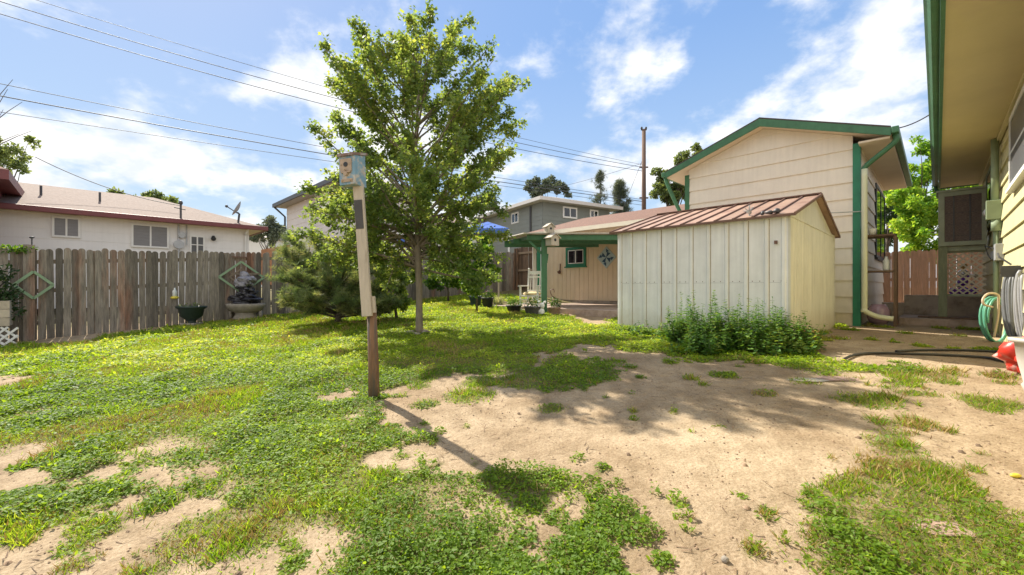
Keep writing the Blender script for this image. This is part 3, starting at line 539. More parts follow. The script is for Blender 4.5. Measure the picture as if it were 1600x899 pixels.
# lattice
T = thing('garden_lattice', 'diagonal wooden lattice panel below the evaporative cooler', 'lattice', (*uv2xy(UC + .2, -.45), 1.1), A)
zl0 = onU(1500, 462, UC + .2)[2]; zl1 = zc0 - .12
m = MB(HF); n_ = 9; wv = (vb - .16) - va; hv = zl1 - zl0
for s_, uu in ((1, UC + .2), (-1, UC + .213)):
    k = -hv
    while k < wv:
        a0 = max(k, 0); a1 = min(k + hv, wv)
        if a1 - a0 > .03:
            if s_ > 0: p = (uu, va + a0, zl0 + (a0 - k)); q_ = (uu, va + a1, zl0 + (a1 - k))
            else: p = (uu, va + a0, zl1 - (a0 - k)); q_ = (uu, va + a1, zl1 - (a1 - k))
            m.bar(p, q_, .01, .028, up=(1, 0, 0) if False else (0, 0, 1))
        k += .125
m.build('slats', mat('lattice_wood', (.60, .53, .42), .8, .15, 6), T)
m = MB(HF); m.bar((UC + .2, va - .0, zl1), (UC + .2, vb - .14, zl1), .04, .05); m.bar((UC + .2, va, zl0), (UC + .2, vb - .14, zl0), .04, .05); m.build('frame', COOLER, T)
# raised slab, low wall, step
m = MB(HF); wz = onU(1480, 462, 14.7)[2]; vL = onU(1413, 462, 14.7)[1]; vL2 = onU(1398, 462, 14.7)[1]
m.box(14.7, 14.9, VW - .5, vL, .2, wz); m.box(14.7, 14.9, vL + .002, vL2 + .25, .2, wz - .2)
tag(m.build('low_wall', CONC, bevel=.01), 'low stepped concrete wall between the garage and the lattice', 'wall')
m = MB(HF); vS = onU(1404, 500, 13.0)[1]
m.box(13.0, 14.69, VW + .1, vS, .2, .62); o = m.build('step', CONCP, bevel=.015); tag(o, 'wide pinkish concrete step in front of the low wall', 'step')
m = MB(HF); m.box(13.2, 13.45, -.65, .15, .625, .66); m.bar((13.05, -.7, .64), (13.3, .3, .645), .12, .03); m.build
o = m.build('old_boards', DKWOOD); tag(o, 'weathered boards lying on the concrete step below the lattice', 'boards')
# ornament on the wall
T = thing('garden_ornament', 'purple and silver glass ball ornament on the low wall behind the lattice', 'ornament', (*uv2xy(14.8, -.15), wz), A)
m = MB(HF)
cs = [(onU(p_, q_, 14.8), r_) for p_, q_, r_ in ((1504, 441, .10), (1505, 456, .11), (1490, 456, .09), (1521, 455, .08), (1513, 431, .05))]
for (a, b_, c), r_ in cs: m.ball((a, b_, max(c, wz + r_ * .9)), r_, 14)
m.build('purple_ball', PURPLE, T, True)
m = MB(HF)
for p_, q_, r_ in ((1505, 428, .1), (1523, 432, .06), (1497, 447, .05), (1519, 443, .05)):
    a, b_, c = onU(p_, q_, 14.78); m.ball((a, b_, c), r_, 12)
m.build('silver_ball', SILVER, T, True)
m = MB(HF); a, b_, c = onU(1506, 420, 14.8); m.tube([(a, b_, wz), (a, b_, c)], .02, 6); m.ball((a, b_, c + .05), .07, 8, .2); m.build('stem', mat('brass', (.5, .3, .1), .3, .2, 5, metal=.7), T, True)
# far brown fence
UF = 17.9; T = thing('brown_picket_fence', 'reddish brown wood fence closing the passage beyond the garage', 'fence', (*uv2xy(UF, 0), .6), A)
frF = wallframe_u(UF); zt_ = onU(1450, 391, UF)[2]
pickets(frF, -5.5, 4.5, lambda x: .45, lambda x: zt_, .14, .003, .02, tilt=.001).build('pickets', BRNWOOD, T)
m = MB(frF)
for z in (.8, 1.5, 2.2): m.box(-5.5, 4.5, -.05, -.002, z, z + .09)
m.build('rail', BRNWOOD, T)

# ------------------------------------------------------------------ hoses
def coil(name, cx, cz, rx, rz, turns, th, m_, label, yoff=.12, tail=None, wob=.03, cat='hose', grp=None):
    pts = []; n = 22
    for i in range(int(turns * n) + 1):
        t = 2 * math.pi * i / n + math.pi / 2; k = i / n
        w_ = 1 + wob * math.sin(k * 5.1 + i * .31); sh = .05 * math.sin(k * 3.3)
        pts.append((cx + rx * w_ * math.cos(t) + sh * rx, yoff + .03 * math.sin(k * 7) - .012 * k, cz + rz * (w_ * math.sin(t)) - (1 - w_) * rz))
    if tail: pts += tail
    mb = MB(); mb.tube(pts, th, 8); o = mb.build(name, m_, smooth=True); tag(o, label, cat, grp); return o
ug, _, zg_ = onV(1553, 500, VW)
q_ = W(1552, 500, 6.8); coil('garden_hose', q_.x, q_.z, .19, .36, 4.3, .017, HOSEG, 'green garden hose coiled in loops against the yellow house', q_.y)
uk, _, zk = onV(1583, 478, VW)
q_ = W(1580, 478, 5.9); coil('garden_hose', q_.x, q_.z, .085, .46, 4.6, .019, HOSEK, 'dark grey hose hanging in long narrow loops beside the green hose', q_.y, wob=.06)
q_ = W(1597, 480, 5.5); coil('garden_hose', q_.x, q_.z, .06, .46, 3.4, .02, mat('light_grey_hose', (.3, .3, .31), .4, .1, 5), 'lighter grey hose hanging nearest to the right edge of the photo', q_.y, wob=.05)
ut = 0.0; qh = W(1540, 467, 6.7); ztn = qh.z
m = MB(HF); pts = []
for i in range(15):
    t = math.pi * (.15 + 1.25 * i / 14); pts.append((ut + .1 + .42 * math.cos(t) * -1 * -1, VW + .25, ztn - .02 + .13 * math.sin(t)))
pts = [qh + Vector((a * .01, -.02 * i, -b_ * .01)) for i, (a, b_) in enumerate(((13, 62), (17, 30), (16, 5), (12, -6), (-4, -8), (-15, 0), (-16, 9), (-5, 13)))]
def smoothpath(p, k=6):
    p = [Vector(a) for a in p]; o = []
    for i in range(len(p) - 1):
        a, b_, c, d = p[max(i - 1, 0)], p[i], p[i + 1], p[min(i + 2, len(p) - 1)]
        for j in range(k):
            t = j / k; o.append(.5 * ((2 * b_) + (c - a) * t + (2 * a - 5 * b_ + 4 * c - d) * t * t + (3 * b_ - a - 3 * c + d) * t ** 3))
    o.append(p[-1]); return o
m = MB(); m.tube(smoothpath(pts), .016, 8); tag(m.build('garden_hose', HOSET, smooth=True), 'short tan hose looping out above the green hose coil', 'hose')
uk, _, zk = onV(1597, 478, VW); m = MB(HF); m.box(uk - .12, uk + .2, VW + .015, VW + .16, zk + .5, zk + .52); m.box(uk - .2, uk - .17, VW + .015, VW + .2, zk + .38, zk + .53); m.tube([(uk - .05, VW + .1, zk + .55), (uk + .02, VW + .2, zk + .66), (uk + .2, VW + .2, zk + .72)], .012, 6)
tag(m.build('hose_hanger', DGREY), 'grey metal hose hanger fixed to the yellow wall', 'hanger')
gp = [G(a, b_) for a, b_ in ((1318, 565), (1335, 558), (1365, 555), (1420, 556), (1480, 558), (1540, 562), (1572, 568), (1580, 560), (1560, 553), (1500, 550), (1440, 550), (1400, 552))]
m = MB(); m.tube(smoothpath([p + Vector((0, 0, .02)) for p in gp]), .016, 8); tag(m.build('soaker_hose', HOSEB, smooth=True), 'black hose lying doubled on the dirt in front of the garage', 'hose')

# ------------------------------------------------------------------ bag and tub at the right edge
P = G(1618, 592); T_ = MB(); T_.ball(P + Vector((.10, .1, .17)), .2, 26, .42, (1.05, .9, .9), 3); T_.ball(P + Vector((.02, .0, .12)), .13, 22, .5, (1.0, .9, 1.0), 8)
T = thing('red_bag', 'crumpled red plastic sack slumped at the right edge by the pale tub', 'bag', P)
T_.build('sack', RED, T, True)
m = MB(); m.ball(P + Vector((-.02, -.02, .045)), .1, 16, .2, (1.0, .6, .5), 5); m.build('clear_corner', mat('grey_film', (.4, .42, .47), .3, .4, 20, .5, 30), T, True)
ox, oy = 4.42, 3.2; P = Vector((ox, oy, g1(ox, oy)))
T = thing('plastic_tub', 'pale dirty plastic tub standing at the right edge of the dirt', 'tub', (ox, oy, P.z))
def rrect(a, b_, r_, z, c, n=5):
    o = []
    for sx, sy, t0 in ((1, 1, 0), (-1, 1, 90), (-1, -1, 180), (1, -1, 270)):
        for i in range(n + 1):
            t = R(t0 + 90 * i / n); o.append((c[0] + sx * (a - r_) + r_ * math.cos(t), c[1] + sy * (b_ - r_) + r_ * math.sin(t), z))
    return o
m = MB(); rings = [(.24, .26, 0), (.26, .28, .12), (.27, .29, .16), (.26, .28, .18), (.285, .305, .36), (.295, .315, .50), (.32, .34, .51), (.32, .34, .54), (.29, .31, .54), (.27, .29, .4), (.24, .26, .03)]
vs_ = []; 
for a, b_, z in rings: vs_ += rrect(a, b_, .08, P.z + z, (ox, oy))
n_ = 24; fs_ = [(i * n_ + k, i * n_ + (k + 1) % n_, (i + 1) * n_ + (k + 1) % n_, (i + 1) * n_ + k) for i in range(len(rings) - 1) for k in range(n_)]; fs_.append(tuple((len(rings) - 1) * n_ + k for k in range(n_)))
m.add(vs_, fs_); m.build('body', TUB, T, True)

# ------------------------------------------------------------------ garage
U0, VA, VB = 11.6, 1.18, 4.8
ZE, ZP = 4.49, 5.32; VE0, VE1 = .65, 5.3; VM = (VE0 + VE1) / 2; UR0, UR1 = 11.25, 17.6
GA = thing('garage', 'tall cream lap sided garage with green trimmed gable behind the metal shed', 'garage', (*uv2xy(U0, 3), .5), A)
frG = wallframe_u(U0)
zt0 = ZE - .16
def roofz(v): return ZP - .17 - abs(v - VM) * (ZP - ZE) / (VM - VE0)
mb = siding(frG, VA + .1, VB, .75, 5.3, +1, sp=.352)
# clip under the roof line
bm = bmesh.new(); vv = [bm.verts.new(p) for p in mb.v]
for f in mb.f: bm.faces.new([vv[i] for i in f])
sl_ = (ZP - ZE) / (VM - VE0)
for sgn in (1, -1):
    pt = HF @ Vector((U0, VM, ZP - .16)); nrm = HF.to_3x3() @ Vector((0, sgn * sl_, 1)).normalized()
    bmesh.ops.bisect_plane(bm, geom=bm.verts[:] + bm.edges[:] + bm.faces[:], plane_co=pt, plane_no=nrm, clear_outer=True)
mb2 = MB(); bm.verts.index_update(); mb2.v = [v_.co.copy() for v_ in bm.verts]; mb2.r = [.5] * len(mb2.v); mb2.f = [[v_.index for v_ in f.verts] for f in bm.faces]; bm.free()
gw = mb2.build('wall', CREAM, GA)
frS = Matrix.Translation(Vector((*uv2xy(0, VA), 0))) @ Matrix.Rotation(A, 4, 'Z')
siding(frS, U0 + .1, 17.2, .75, 4.5, -1, sp=.352).build('side_wall', CREAM, GA)
m = MB(HF); m.box(U0 + .03, 17.2, VA + .02, VB, .3, .75); m.box(U0 - .006, U0 + .03, VA + .1, VB, .3, .75); m.build('foundation', mat('painted_base', (.60, .50, .37), .8, .15, 5, .3), GA)
m = MB(HF); m.box(17.15, 17.2, VA + .02, VB, .75, 4.6); m.box(U0 + .1, 17.2, VB - .05, VB, .75, 4.5); m.box(U0+.05,U0+.1,VA+.05,VB,.75,4.3); m.build('rear_wall', CREAM, GA)
m = MB(HF); m.box(U0 - .03, U0 + .12, VA - .03, VA + .1, .42, zt0 + .05); m.build('corner_board', DGREEN, GA)
m = MB(HF); m.box(U0 - .03, U0 + .06, VB - .02, VB + .10, .42, zt0 + .05); m.build('corner_board', GREEN, GA)
# roof
def slab(vs4, th, name, m_, par):
    mm = MB(HF); n = len(vs4); mm.add(list(vs4) + [(a, b_, c - th) for a, b_, c in vs4], [(0, 1, 2, 3), (7, 6, 5, 4), (0, 4, 5, 1), (1, 5, 6, 2), (2, 6, 7, 3), (3, 7, 4, 0)]); return mm.build(name, m_, par)
for va_, ve_ in ((VM, VE0), (VM, VE1)):
    slab([(UR0 - .02, ve_, ZE + .02), (UR1, ve_, ZE + .02), (UR1, va_, ZP + .02), (UR0 - .02, va_, ZP + .02)], .03, 'roof', mat('dark_shingles', (.075, .06, .055), .9, .25, 20, .5, 40), GA)
    slab([(UR0 + .02, ve_ , ZE - .015), (UR1, ve_, ZE - .015), (UR1, va_, ZP - .015), (UR0 + .02, va_, ZP - .015)], .14, 'soffit', mat('eave_cream', (.64, .54, .41), .7, .05, 3), GA)
    mm = MB(HF); mm.prism([(UR0 - .025, ve_, ZE - .015), (UR0 - .025, va_, ZP - .015), (UR0 - .025, va_, ZP - .19), (UR0 - .025, ve_, ZE - .17)], (.04, 0, 0)); mm.build('barge_board', GREEN, GA)
m = MB(HF); m.box(UR0 - .03, UR1, VE0 - .12, VE0 - .005, ZE - .13, ZE + .0); m.build('gutter', GREEN, GA, bevel=.015)
m = MB(HF); m.box(UR0 - .03, UR1, VE1 + .005, VE1 + .11, ZE - .13, ZE); m.build('gutter', GREEN, GA, bevel=.015)
m = MB(HF); m.box(U0 - .3, U0 + .02, VE0 + .02, VA - .02, ZE - .2, ZE - .16); m.box(U0 + .02, 17.4, VE0, VA, ZE - .19, ZE - .165); m.build('eave_soffit', MATS['eave_cream'], GA)
dsp = [(UR0 + .15, VE0 - .06, ZE - .12), (UR0 + .16, VE0 - .04, ZE - .28), (U0 - .08, VA - .14, ZE - .62), (U0 - .08, VA - .10, ZE - .72)]
m = MB(HF); m.tube(smoothpath(dsp, 4), .05, 10); m.build('downspout_elbow', GREEN, GA, True)
zds = onV(1362, 490, VA - .1)[2]
m = MB(HF); m.tube(smoothpath([(U0 - .08, VA - .10, ZE - .7), (U0 - .08, VA - .10, 2.5), (U0 - .08, VA - .1, .95), (U0 - .1, VA - .1, .82), (U0 - .05, VA - .3, .70), (U0 - .03, VA - .55, .66)], 5), .052, 10); m.build('downspout', mat('cream_pipe', (.62, .62, .42), .5, .06, 4), GA, True)
m = MB(HF); dsp2 = [(UR0 + .1, VE1 + .05, ZE - .12), (UR0 + .1, VE1 - .02, ZE - .35), (U0 - .05, VB + .22, ZE - 1.1), (U0 - .05, VB + .05, ZE - 1.35)]
m.tube(smoothpath(dsp2, 4), .05, 10); m.build('downspout_elbow', GREEN, GA, True)
m = MB(HF); m.tube([(U0 - .05, VB + .05, ZE - 1.32), (U0 - .05, VB + .05, 1.5)], .055, 10); m.build('downspout', MATS['cream_pipe'], GA, True)
a = onV(1366, 350, VA)[0]; b_ = onV(1380, 350, VA)[0]; z_b = onV(1370, 405, VA)[2]; z_t = onV(1368, 290, VA)[2]
window(GA, frS, a, b_, z_b, z_t, -1, BLACKP, GLASS, .08, .05, (.5,), ())
# rod from garage to shed
p0 = onU(1349, 331, U0 - .03); p1 = onU(1285, 339, U0 - .5)
m = MB(HF); m.tube([p0, (p1[0], p1[1], p0[2] - .02)], .012, 6); tag(m.build('metal_rod', GALV), 'thin grey metal rod reaching from the garage corner board above the shed roof', 'rod')
# shelf rack
T = thing('shelf_rack', 'brown wooden shelf rack beside the cream downspout of the garage', 'shelf', (*uv2xy(12.3, .8), .5), A)
uu = 12.0; vR = onU(1396, 400, uu)[1]; zr = onU(1396, 370, uu)[2]; z2 = onU(1396, 424, uu)[2]
for du in (0, .45):
    m = MB(HF); m.box(uu + du, uu + du + .05, vR - .05, vR, .48, zr + .02); m.build('leg', DKWOOD, T)
m = MB(HF); m.box(uu - .02, uu + .55, vR - .03, VA - .06, zr + .022, zr + .06); m.build('shelf', DKWOOD, T)
m = MB(HF); m.box(uu - .0, uu + .52, vR - .03, VA - .06, z2 - .02, z2 + .015); m.build('shelf', DKWOOD, T)
m = MB(HF); m.lathe((uu + .12, vR + .12, z2 + .016), [(.055, 0), (.06, .02), (.06, .2), (.03, .26), (.025, .3)], 12); o = m.build('spray_bottle', CLEAR, smooth=True); tag(o, 'pale plastic bottle on the lower shelf of the brown rack', 'bottle')
m = MB(HF); m.lathe((uu + .1, VA - .18, zr + .061), [(.06, 0), (.07, .14), (.065, .15)], 12); o = m.build('small_pot', WHITE, smooth=True); tag(o, 'small white cup on top of the brown rack', 'cup')
m = MB(HF); m.lathe((12.1, .9, .52), [(.14, 0), (.2, .12), (.19, .3), (.12, .42), (.1, .42)], 16); tag(m.build('glass_jar', mat('mauve_glass', (.3, .2, .26), .1, .2, 5), smooth=True), 'rounded mauve glass jar on the ground under the rack', 'jar')

# ------------------------------------------------------------------ wing with the patio
UW = 12.6; WG = thing('tan_wing', 'low tan panelled wing with brown shingle roof behind the patio', 'house', (*uv2xy(UW, 8), .8), A)
m = MB(HF); vE = 11.1; v = VB
while v < vE:     # grooved vertical panels
    v2 = min(v + .2, vE); m.box(UW, UW + .05, v + .006, v2 - .006, .84, 3.4); v = v2
m.box(UW + .015, UW + .1, VB, vE, .84, 3.4); m.build('wall', TAN, WG)
m = MB(HF); m.box(UW + .03, UW + 6, VB, vE - .02, .5, .84); m.build('foundation', CONC, WG)
m = MB(HF); m.box(UW + .1, UW + 7, vE - .1, vE - .01, .84, 3.4); m.box(UW - .03, UW + .1, vE - .09, vE + .03, .84, 3.4); m.build('side_wall', WHITE, WG)
ze = EYE + .175 * 12.2; zr_ = EYE + .199 * 16.2
slab([(12.15, VB + .02, ze), (12.15, 11.62, ze), (16.2, 11.62, zr_), (16.2, VB + .02, zr_)], .05, 'roof', BRROOF, WG)
slab([(20.2, VB + .02, ze), (20.2, 11.62, ze), (16.2, 11.62, zr_ - .002), (16.2, VB + .02, zr_ - .002)], .05, 'roof', BRROOF, WG)
m = MB(HF); m.box(12.12, 12.15, VB + .02, 11.64, ze - .14, ze - .005); m.build('fascia', mat('cream_fascia', (.74, .68, .54), .6, .05, 4), WG)
m = MB(HF); m.prism([(12.15, 11.60, ze - .16), (12.15, 11.60, ze - .052), (16.2, 11.60, zr_ - .052), (20.2, 11.6, ze - .052), (20.2, 11.6, ze - .16), (16.2, 11.60, zr_ - .17)], (0, .03, 0)); m.build('barge_board', MATS['cream_fascia'], WG)
m = MB(HF); m.box(12.16, UW, VB, 11.55, ze - .1, ze - .07); m.prism([(12.7, 11.05, 3.35), (16.2, 11.05, zr_ - .1), (19.8, 11.05, 3.35)], (0, .03, 0)); m.build('eave_soffit', TAN, WG)
frW = wallframe_u(UW)
a = onU(885, 400, UW); b_ = onU(916, 400, UW); zt_w = onU(900, 387, UW)[2]; zb_w = onU(900, 417, UW)[2]
wo = window(WG, frW, b_[1], a[1], zb_w, zt_w, +1, DGREEN, GLASS, .09, .05, (), ())
m = MB(frW); fx0, fx1 = sorted((a[1] - .1, b_[1] + .1)); 
for q0, q1, y0, y1 in ((fx0, fx1, zt_w - .13, zt_w - .1), (fx0, fx1, zb_w + .1, zb_w + .13), (fx0, fx0 + .03, zb_w + .1, zt_w - .1), (fx1 - .03, fx1, zb_w + .1, zt_w - .1), ((fx0 + fx1) / 2 - .02, (fx0 + fx1) / 2 + .02, zb_w + .1, zt_w - .1)): m.box(q0, q1, .02, .04, y0, y1)
m.build('sash', WHITE, wo)
# quilt square on the wall
c = onU(948, 403, UW); s_ = .38
T = thing('wall_ornament', 'blue and white pinwheel quilt square hung as a diamond on the tan wall', 'wall decor', (*uv2xy(UW, c[1]), c[2]), A)
m = MB(frW); m.prism([(c[1] - s_, .012, c[2]), (c[1], .012, c[2] - s_), (c[1] + s_, .012, c[2]), (c[1], .012, c[2] + s_)], (0, .02, 0)); m.build('panel', mat('pale_blue', (.42, .52, .55), .6, .1, 6), T)
m = MB(frW)
for k in range(4):
    t = k * math.pi / 2
    def rr(x, y): return (c[1] + x * math.cos(t) - y * math.sin(t), .035, c[2] + x * math.sin(t) + y * math.cos(t))
    m.prism([rr(0, 0), rr(s_ * .5, s_ * .1), rr(s_ * .35, s_ * .45)], (0, .006, 0)); m.prism([rr(s_ * .45, 0), rr(s_ * .8, 0), rr(s_ * .55, s_ * .3)], (0, .006, 0))
m.build('pinwheel', mat('navy_paint', (.03, .08, .16), .6, .1, 6), T)
c = onU(876, 421, UW); m = MB(HF); m.tube([(UW - .03, c[1], c[2] + .2), (UW - .04, c[1], c[2] - .1)], .02, 6); m.ball((UW - .09, c[1], c[2] - .12), .07, 8, .3); tag(m.build('hanging_tool', RUST), 'small rusty hanging ornament below the patio window', 'ornament')

# patio slab
m = MB(HF); m.box(8.9, UW + .02, 4.9, 10.6, .3, .74); tag(m.build('patio', CONCP, kind='structure', bevel=.01), 'concrete patio slab', 'patio'); 
for o in (bpy.data.objects['patio'],): 
    del o['label']; del o['category']
# patio cover
PC = thing('patio_cover', 'green painted patio cover on one green post in front of the tan wing', 'patio cover', (.84, 11.2, .62))
yf = 11.2
m = MB(); m.box(.40, 4.5, yf, yf + .09, 2.56, 2.70); m.build('beam', GREEN, PC, bevel=.01)
m = MB(); m.box(.04, 4.9, 12.8, 12.88, 2.62, 2.78); m.build('beam', GREEN, PC)
m = MB(); m.box(-.26, 3.0, 14.6, 14.68, 2.70, 2.92); m.build('beam', GREEN, PC)
m = MB(HF); m.box(UW - .06, UW - .008, 5.0, 11.0, 2.9, 3.04); m.build('ledger', GREEN, PC)
m = MB()
for (x0, y0, x1, y1) in ((.55, 11.3, -.1, 14.9), (1.6, 11.3, 2.2, 15.5), (2.7, 11.3, 3.2, 14.5), (3.8, 11.3, 4.3, 13.4)):
    m.bar((x0, y0, 2.66), (x1, y1, 2.66 + .3 * (y1 - y0) / 4.5), .05, .1)
m.build('rafters', GREEN, PC)
m = MB(); m.box(.78, .93, yf - .02, yf + .12, .55, 2.558); m.bar((.80, yf + .05, 2.2), (.45, yf + .05, 2.54), .06, .06); m.bar((.92, yf + .05, 1.95), (.95, yf + .05, 2.2), .04, .05); m.build('post', GREEN, PC, bevel=.008)
m = MB(); Wp = [uv2xy(UW - .02, v_) for v_ in (11.0, 9.0, 7.0, 5.0)]; Wp[0] = (-.45, 15.3)
Fp = [(.30, yf - .12), (1.7, yf - .12), (3.1, yf - .12), (4.6, yf - .12)]
vs_ = []; 
for i in range(4):
    for j in range(9):
        t = j / 8; vs_.append((Fp[i][0] * (1 - t) + Wp[i][0] * t, Fp[i][1] * (1 - t) + Wp[i][1] * t, 2.715 + .33 * t))
fs_ = [(i * 9 + j, i * 9 + j + 1, (i + 1) * 9 + j + 1, (i + 1) * 9 + j) for i in range(3) for j in range(8)]
m.add(vs_, fs_); m.add([(a, b_, c + .025) for a, b_, c in vs_], fs_)
e = [0, 9, 18, 27, 35, 26, 17, 8]; nV = len(vs_)
eb = [0, 1, 2, 3, 4, 5, 6, 7, 8, 17, 26, 35, 34, 33, 32, 31, 30, 29, 28, 27, 18, 9]
m.f += [[eb[i], eb[(i + 1) % len(eb)], eb[(i + 1) % len(eb)] + nV, eb[i] + nV] for i in range(len(eb))]
m.build('roof', mat('cover_roof', (.55, .50, .44), .7, .15, 5), PC)
# wall-side white post and door strip
c = W(835, 400, 15.2)
m = MB(); m.box(c.x - .06, c.x + .06, c.y, c.y + .12, .7, 2.85); tag(m.build('porch_post', WHITE), 'slim white post at the back of the patio behind the rocking chair', 'post')
c = W(842.5, 400, 16.2); m = MB(); m.box(c.x - .09, c.x + .05, c.y, c.y + .1, .8, 2.9); tag(m.build('door_frame_board', DGREEN), 'narrow teal green board standing beside the white porch post', 'board')

# birdhouses on the patio cover
def birdhouse(px, py, d, s_, label, rot, m_):
    c = W(px, py, d); T = thing('small_birdhouse', label, 'birdhouse', c, rot, 'birdhouses on the patio cover')
    M_ = Matrix.Translation(c) @ Matrix.Rotation(rot, 4, 'Z')
    m = MB(M_); m.prism([(-s_, -s_ * .9, -s_), (s_, -s_ * .9, -s_), (s_, -s_ * .9, s_ * .6), (0, -s_ * .9, s_ * 1.3), (-s_, -s_ * .9, s_ * .6)], (0, s_ * 1.8, 0)); m.build('body', m_, T)
    m = MB(M_)
    for sg in (-1, 1): m.bar((sg * s_ * 1.35, 0, s_ * .45), (0, 0, s_ * 1.42), s_ * 2.3, .02, up=(0, 0, 1))
    m.build('roof', POSTW, T)
    m = MB(M_); m.tube([(0, -s_ * .92, .1 * s_), (0, -s_ * .905, .1 * s_)], s_ * .3, 12); m.build('hole', BLACKP, T)
birdhouse(858, 359, 11.15, .105, 'upper bleached wood birdhouse standing on top of the green patio beam', R(25), POSTW)
birdhouse(863, 377, 11.0, .13, 'lower larger birdhouse hanging on the green patio beam beside the post', R(35), POSTW)

# ------------------------------------------------------------------ metal shed
US = 7.14; vS0 = onU(1232, 450, US)[1]; vS1 = onU(965, 450, US)[1]; uS1 = onV(1302, 450, vS0)[0]
zeave = EYE + 1.05; zg0 = .42
SH = thing('metal_shed', 'white metal garden shed, sides tinted by bounced light, with copper coloured seamed roof', 'shed', (*uv2xy(US + 1.8, 3), .5), A)
m = MB(HF); n_ = 10; wd = (vS1 - vS0) / n_
m.box(US, US + .02, vS0, vS1, zg0, zeave)
fw_ = m.build('front_wall', SHEDW, SH)
m = MB(HF)
for k in range(n_ + 1):
    v_ = vS0 + wd * k + (.06 if k == 0 else 0) - (.06 if k == n_ else 0); m.prism([(US, v_ - .035, zg0), (US - .016, v_ - .02, zg0), (US - .016, v_ + .02, zg0), (US, v_ + .035, zg0)], (0, 0, zeave - zg0 - .03))
m.build('rib', SHEDW, fw_)
m = MB(HF)
for k in range(1, n_ + 1):
    v_ = vS0 + wd * k - (.06 if k == n_ else 0); ww = .012 if k == 7 else .006; m.box(US - .006, US - .001, v_ - .035 - ww, v_ - .033, zg0, zeave - .03)
m.build('seam_lines', mat('tan_seam', (.33, .26, .17), .8, .3, 6), fw_)
for k in range(n_):
    for dv_ in (.09, wd - .09): m = MB(HF); m.ball((US - .003, vS0 + wd * k + dv_, 1.395), .007, 6); m.build('screw', RUST, fw_)
m = MB(HF); m.box(US - .004, US - .001, vS0 + .02, vS1 - .02, 1.372, 1.376); m.build('seam', GALV, fw_)
# side wall corrugated
pts = []; u_ = US; k = 0; p = .115
while u_ < uS1 - 1e-3:
    pts += [(u_, 0), (u_ + p * .25, 0), (u_ + p * .4, -.016), (u_ + p * .85, -.016)]; u_ += p
pts = [q_ for q_ in pts if q_[0] < uS1] + [(uS1, 0)]
m = MB(HF)
vs_ = [(a, vS0 + b_, z) for a, b_ in pts for z in (zg0, zeave - .01)]
m.add(vs_, [(2 * i, 2 * i + 2, 2 * i + 3, 2 * i + 1) for i in range(len(pts) - 1)]); sw = m.build('side_wall', SHEDY, SH)
uM = (US + uS1) / 2; zpk = EYE + 1.62
m = MB(HF); m.prism([(US, vS0 + .0, zeave - .02), (uM, vS0 + .0, zpk - .04), (uS1, vS0 + .0, zeave - .02)], (0, .02, 0)); m.build('gable', SHEDY, SH)
m = MB(HF); m.bar((US - .01, vS0 - .022, zeave - .0), (uS1 + .01, vS0 - .022, zeave - .0), .012, .035); m.bar((US + .01, vS0 - .012, zg0), (US + .01, vS0 - .012, zeave), .03, .03); m.bar((uS1, vS0 - .012, zg0), (uS1, vS0 - .012, zeave), .03, .03); m.build('corner_trim', SHEDY, SH)
m = MB(HF); m.box(uS1 - .02, uS1, vS0 + .02, vS1, zg0, zeave); m.box(US + .02, uS1 - .02, vS1 - .02, vS1, zg0, zeave); m.prism([(US, vS1 - .02, zeave), (uM, vS1 - .02, zpk - .04), (uS1, vS1 - .02, zeave)], (0, .02, 0)); m.build('rear_wall', SHEDY, SH)
o_ = .10
for ue in (US - .10, uS1 + .08):
    ze_ = zeave + .0
    mm = MB(HF); vs4 = [(ue, vS0 - o_, ze_), (ue, vS1 + o_, ze_), (uM, vS1 + o_, zpk), (uM, vS0 - o_, zpk)]
    for k in range(n_ + 1):
        a = vS0 - o_ + (vS1 - vS0 + 2 * o_) * k / (n_ + 1); b_ = vS0 - o_ + (vS1 - vS0 + 2 * o_) * (k + 1) / (n_ + 1); mm.cur = random.random()
        mm.add([(ue, a, ze_), (ue, b_, ze_), (uM, b_, zpk), (uM, a, zpk), (ue, a, ze_ - .01), (ue, b_, ze_ - .01), (uM, b_, zpk - .01), (uM, a, zpk - .01)], [(0, 1, 2, 3), (4, 5, 6, 7), (0, 4, 5, 1)])
    rf = mm.build('roof', COPPER, SH)
    mm = MB(HF)
    for k in range(1, n_ + 1):
        a = vS0 - o_ + (vS1 - vS0 + 2 * o_) * k / (n_ + 1); mm.bar((ue, a, ze_ + .012), (uM, a, zpk + .012), .024, .02)
    mm.bar((ue - .005, vS0 - o_ - .01, ze_ - .01), (ue - .005, vS1 + o_ + .01, ze_ - .01), .03, .035); mm.bar((ue, vS0 - o_, ze_), (uM, vS0 - o_, zpk), .02, .045); mm.bar((ue, vS1 + o_, ze_), (uM, vS1 + o_, zpk), .02, .045)
    mm.build('seams', RUST, rf)
m = MB(HF); m.bar((uM, vS0 - o_, zpk + .02), (uM, vS1 + o_, zpk + .02), .12, .02); m.build('ridge_cap', RUST, SH)
m = MB(HF); c = onU(1213, 379, US); m.box(US - .04, US - .016, c[1] - .02, c[1] + .02, c[2] - .03, c[2] + .02); m.build('hasp', RUST, SH)
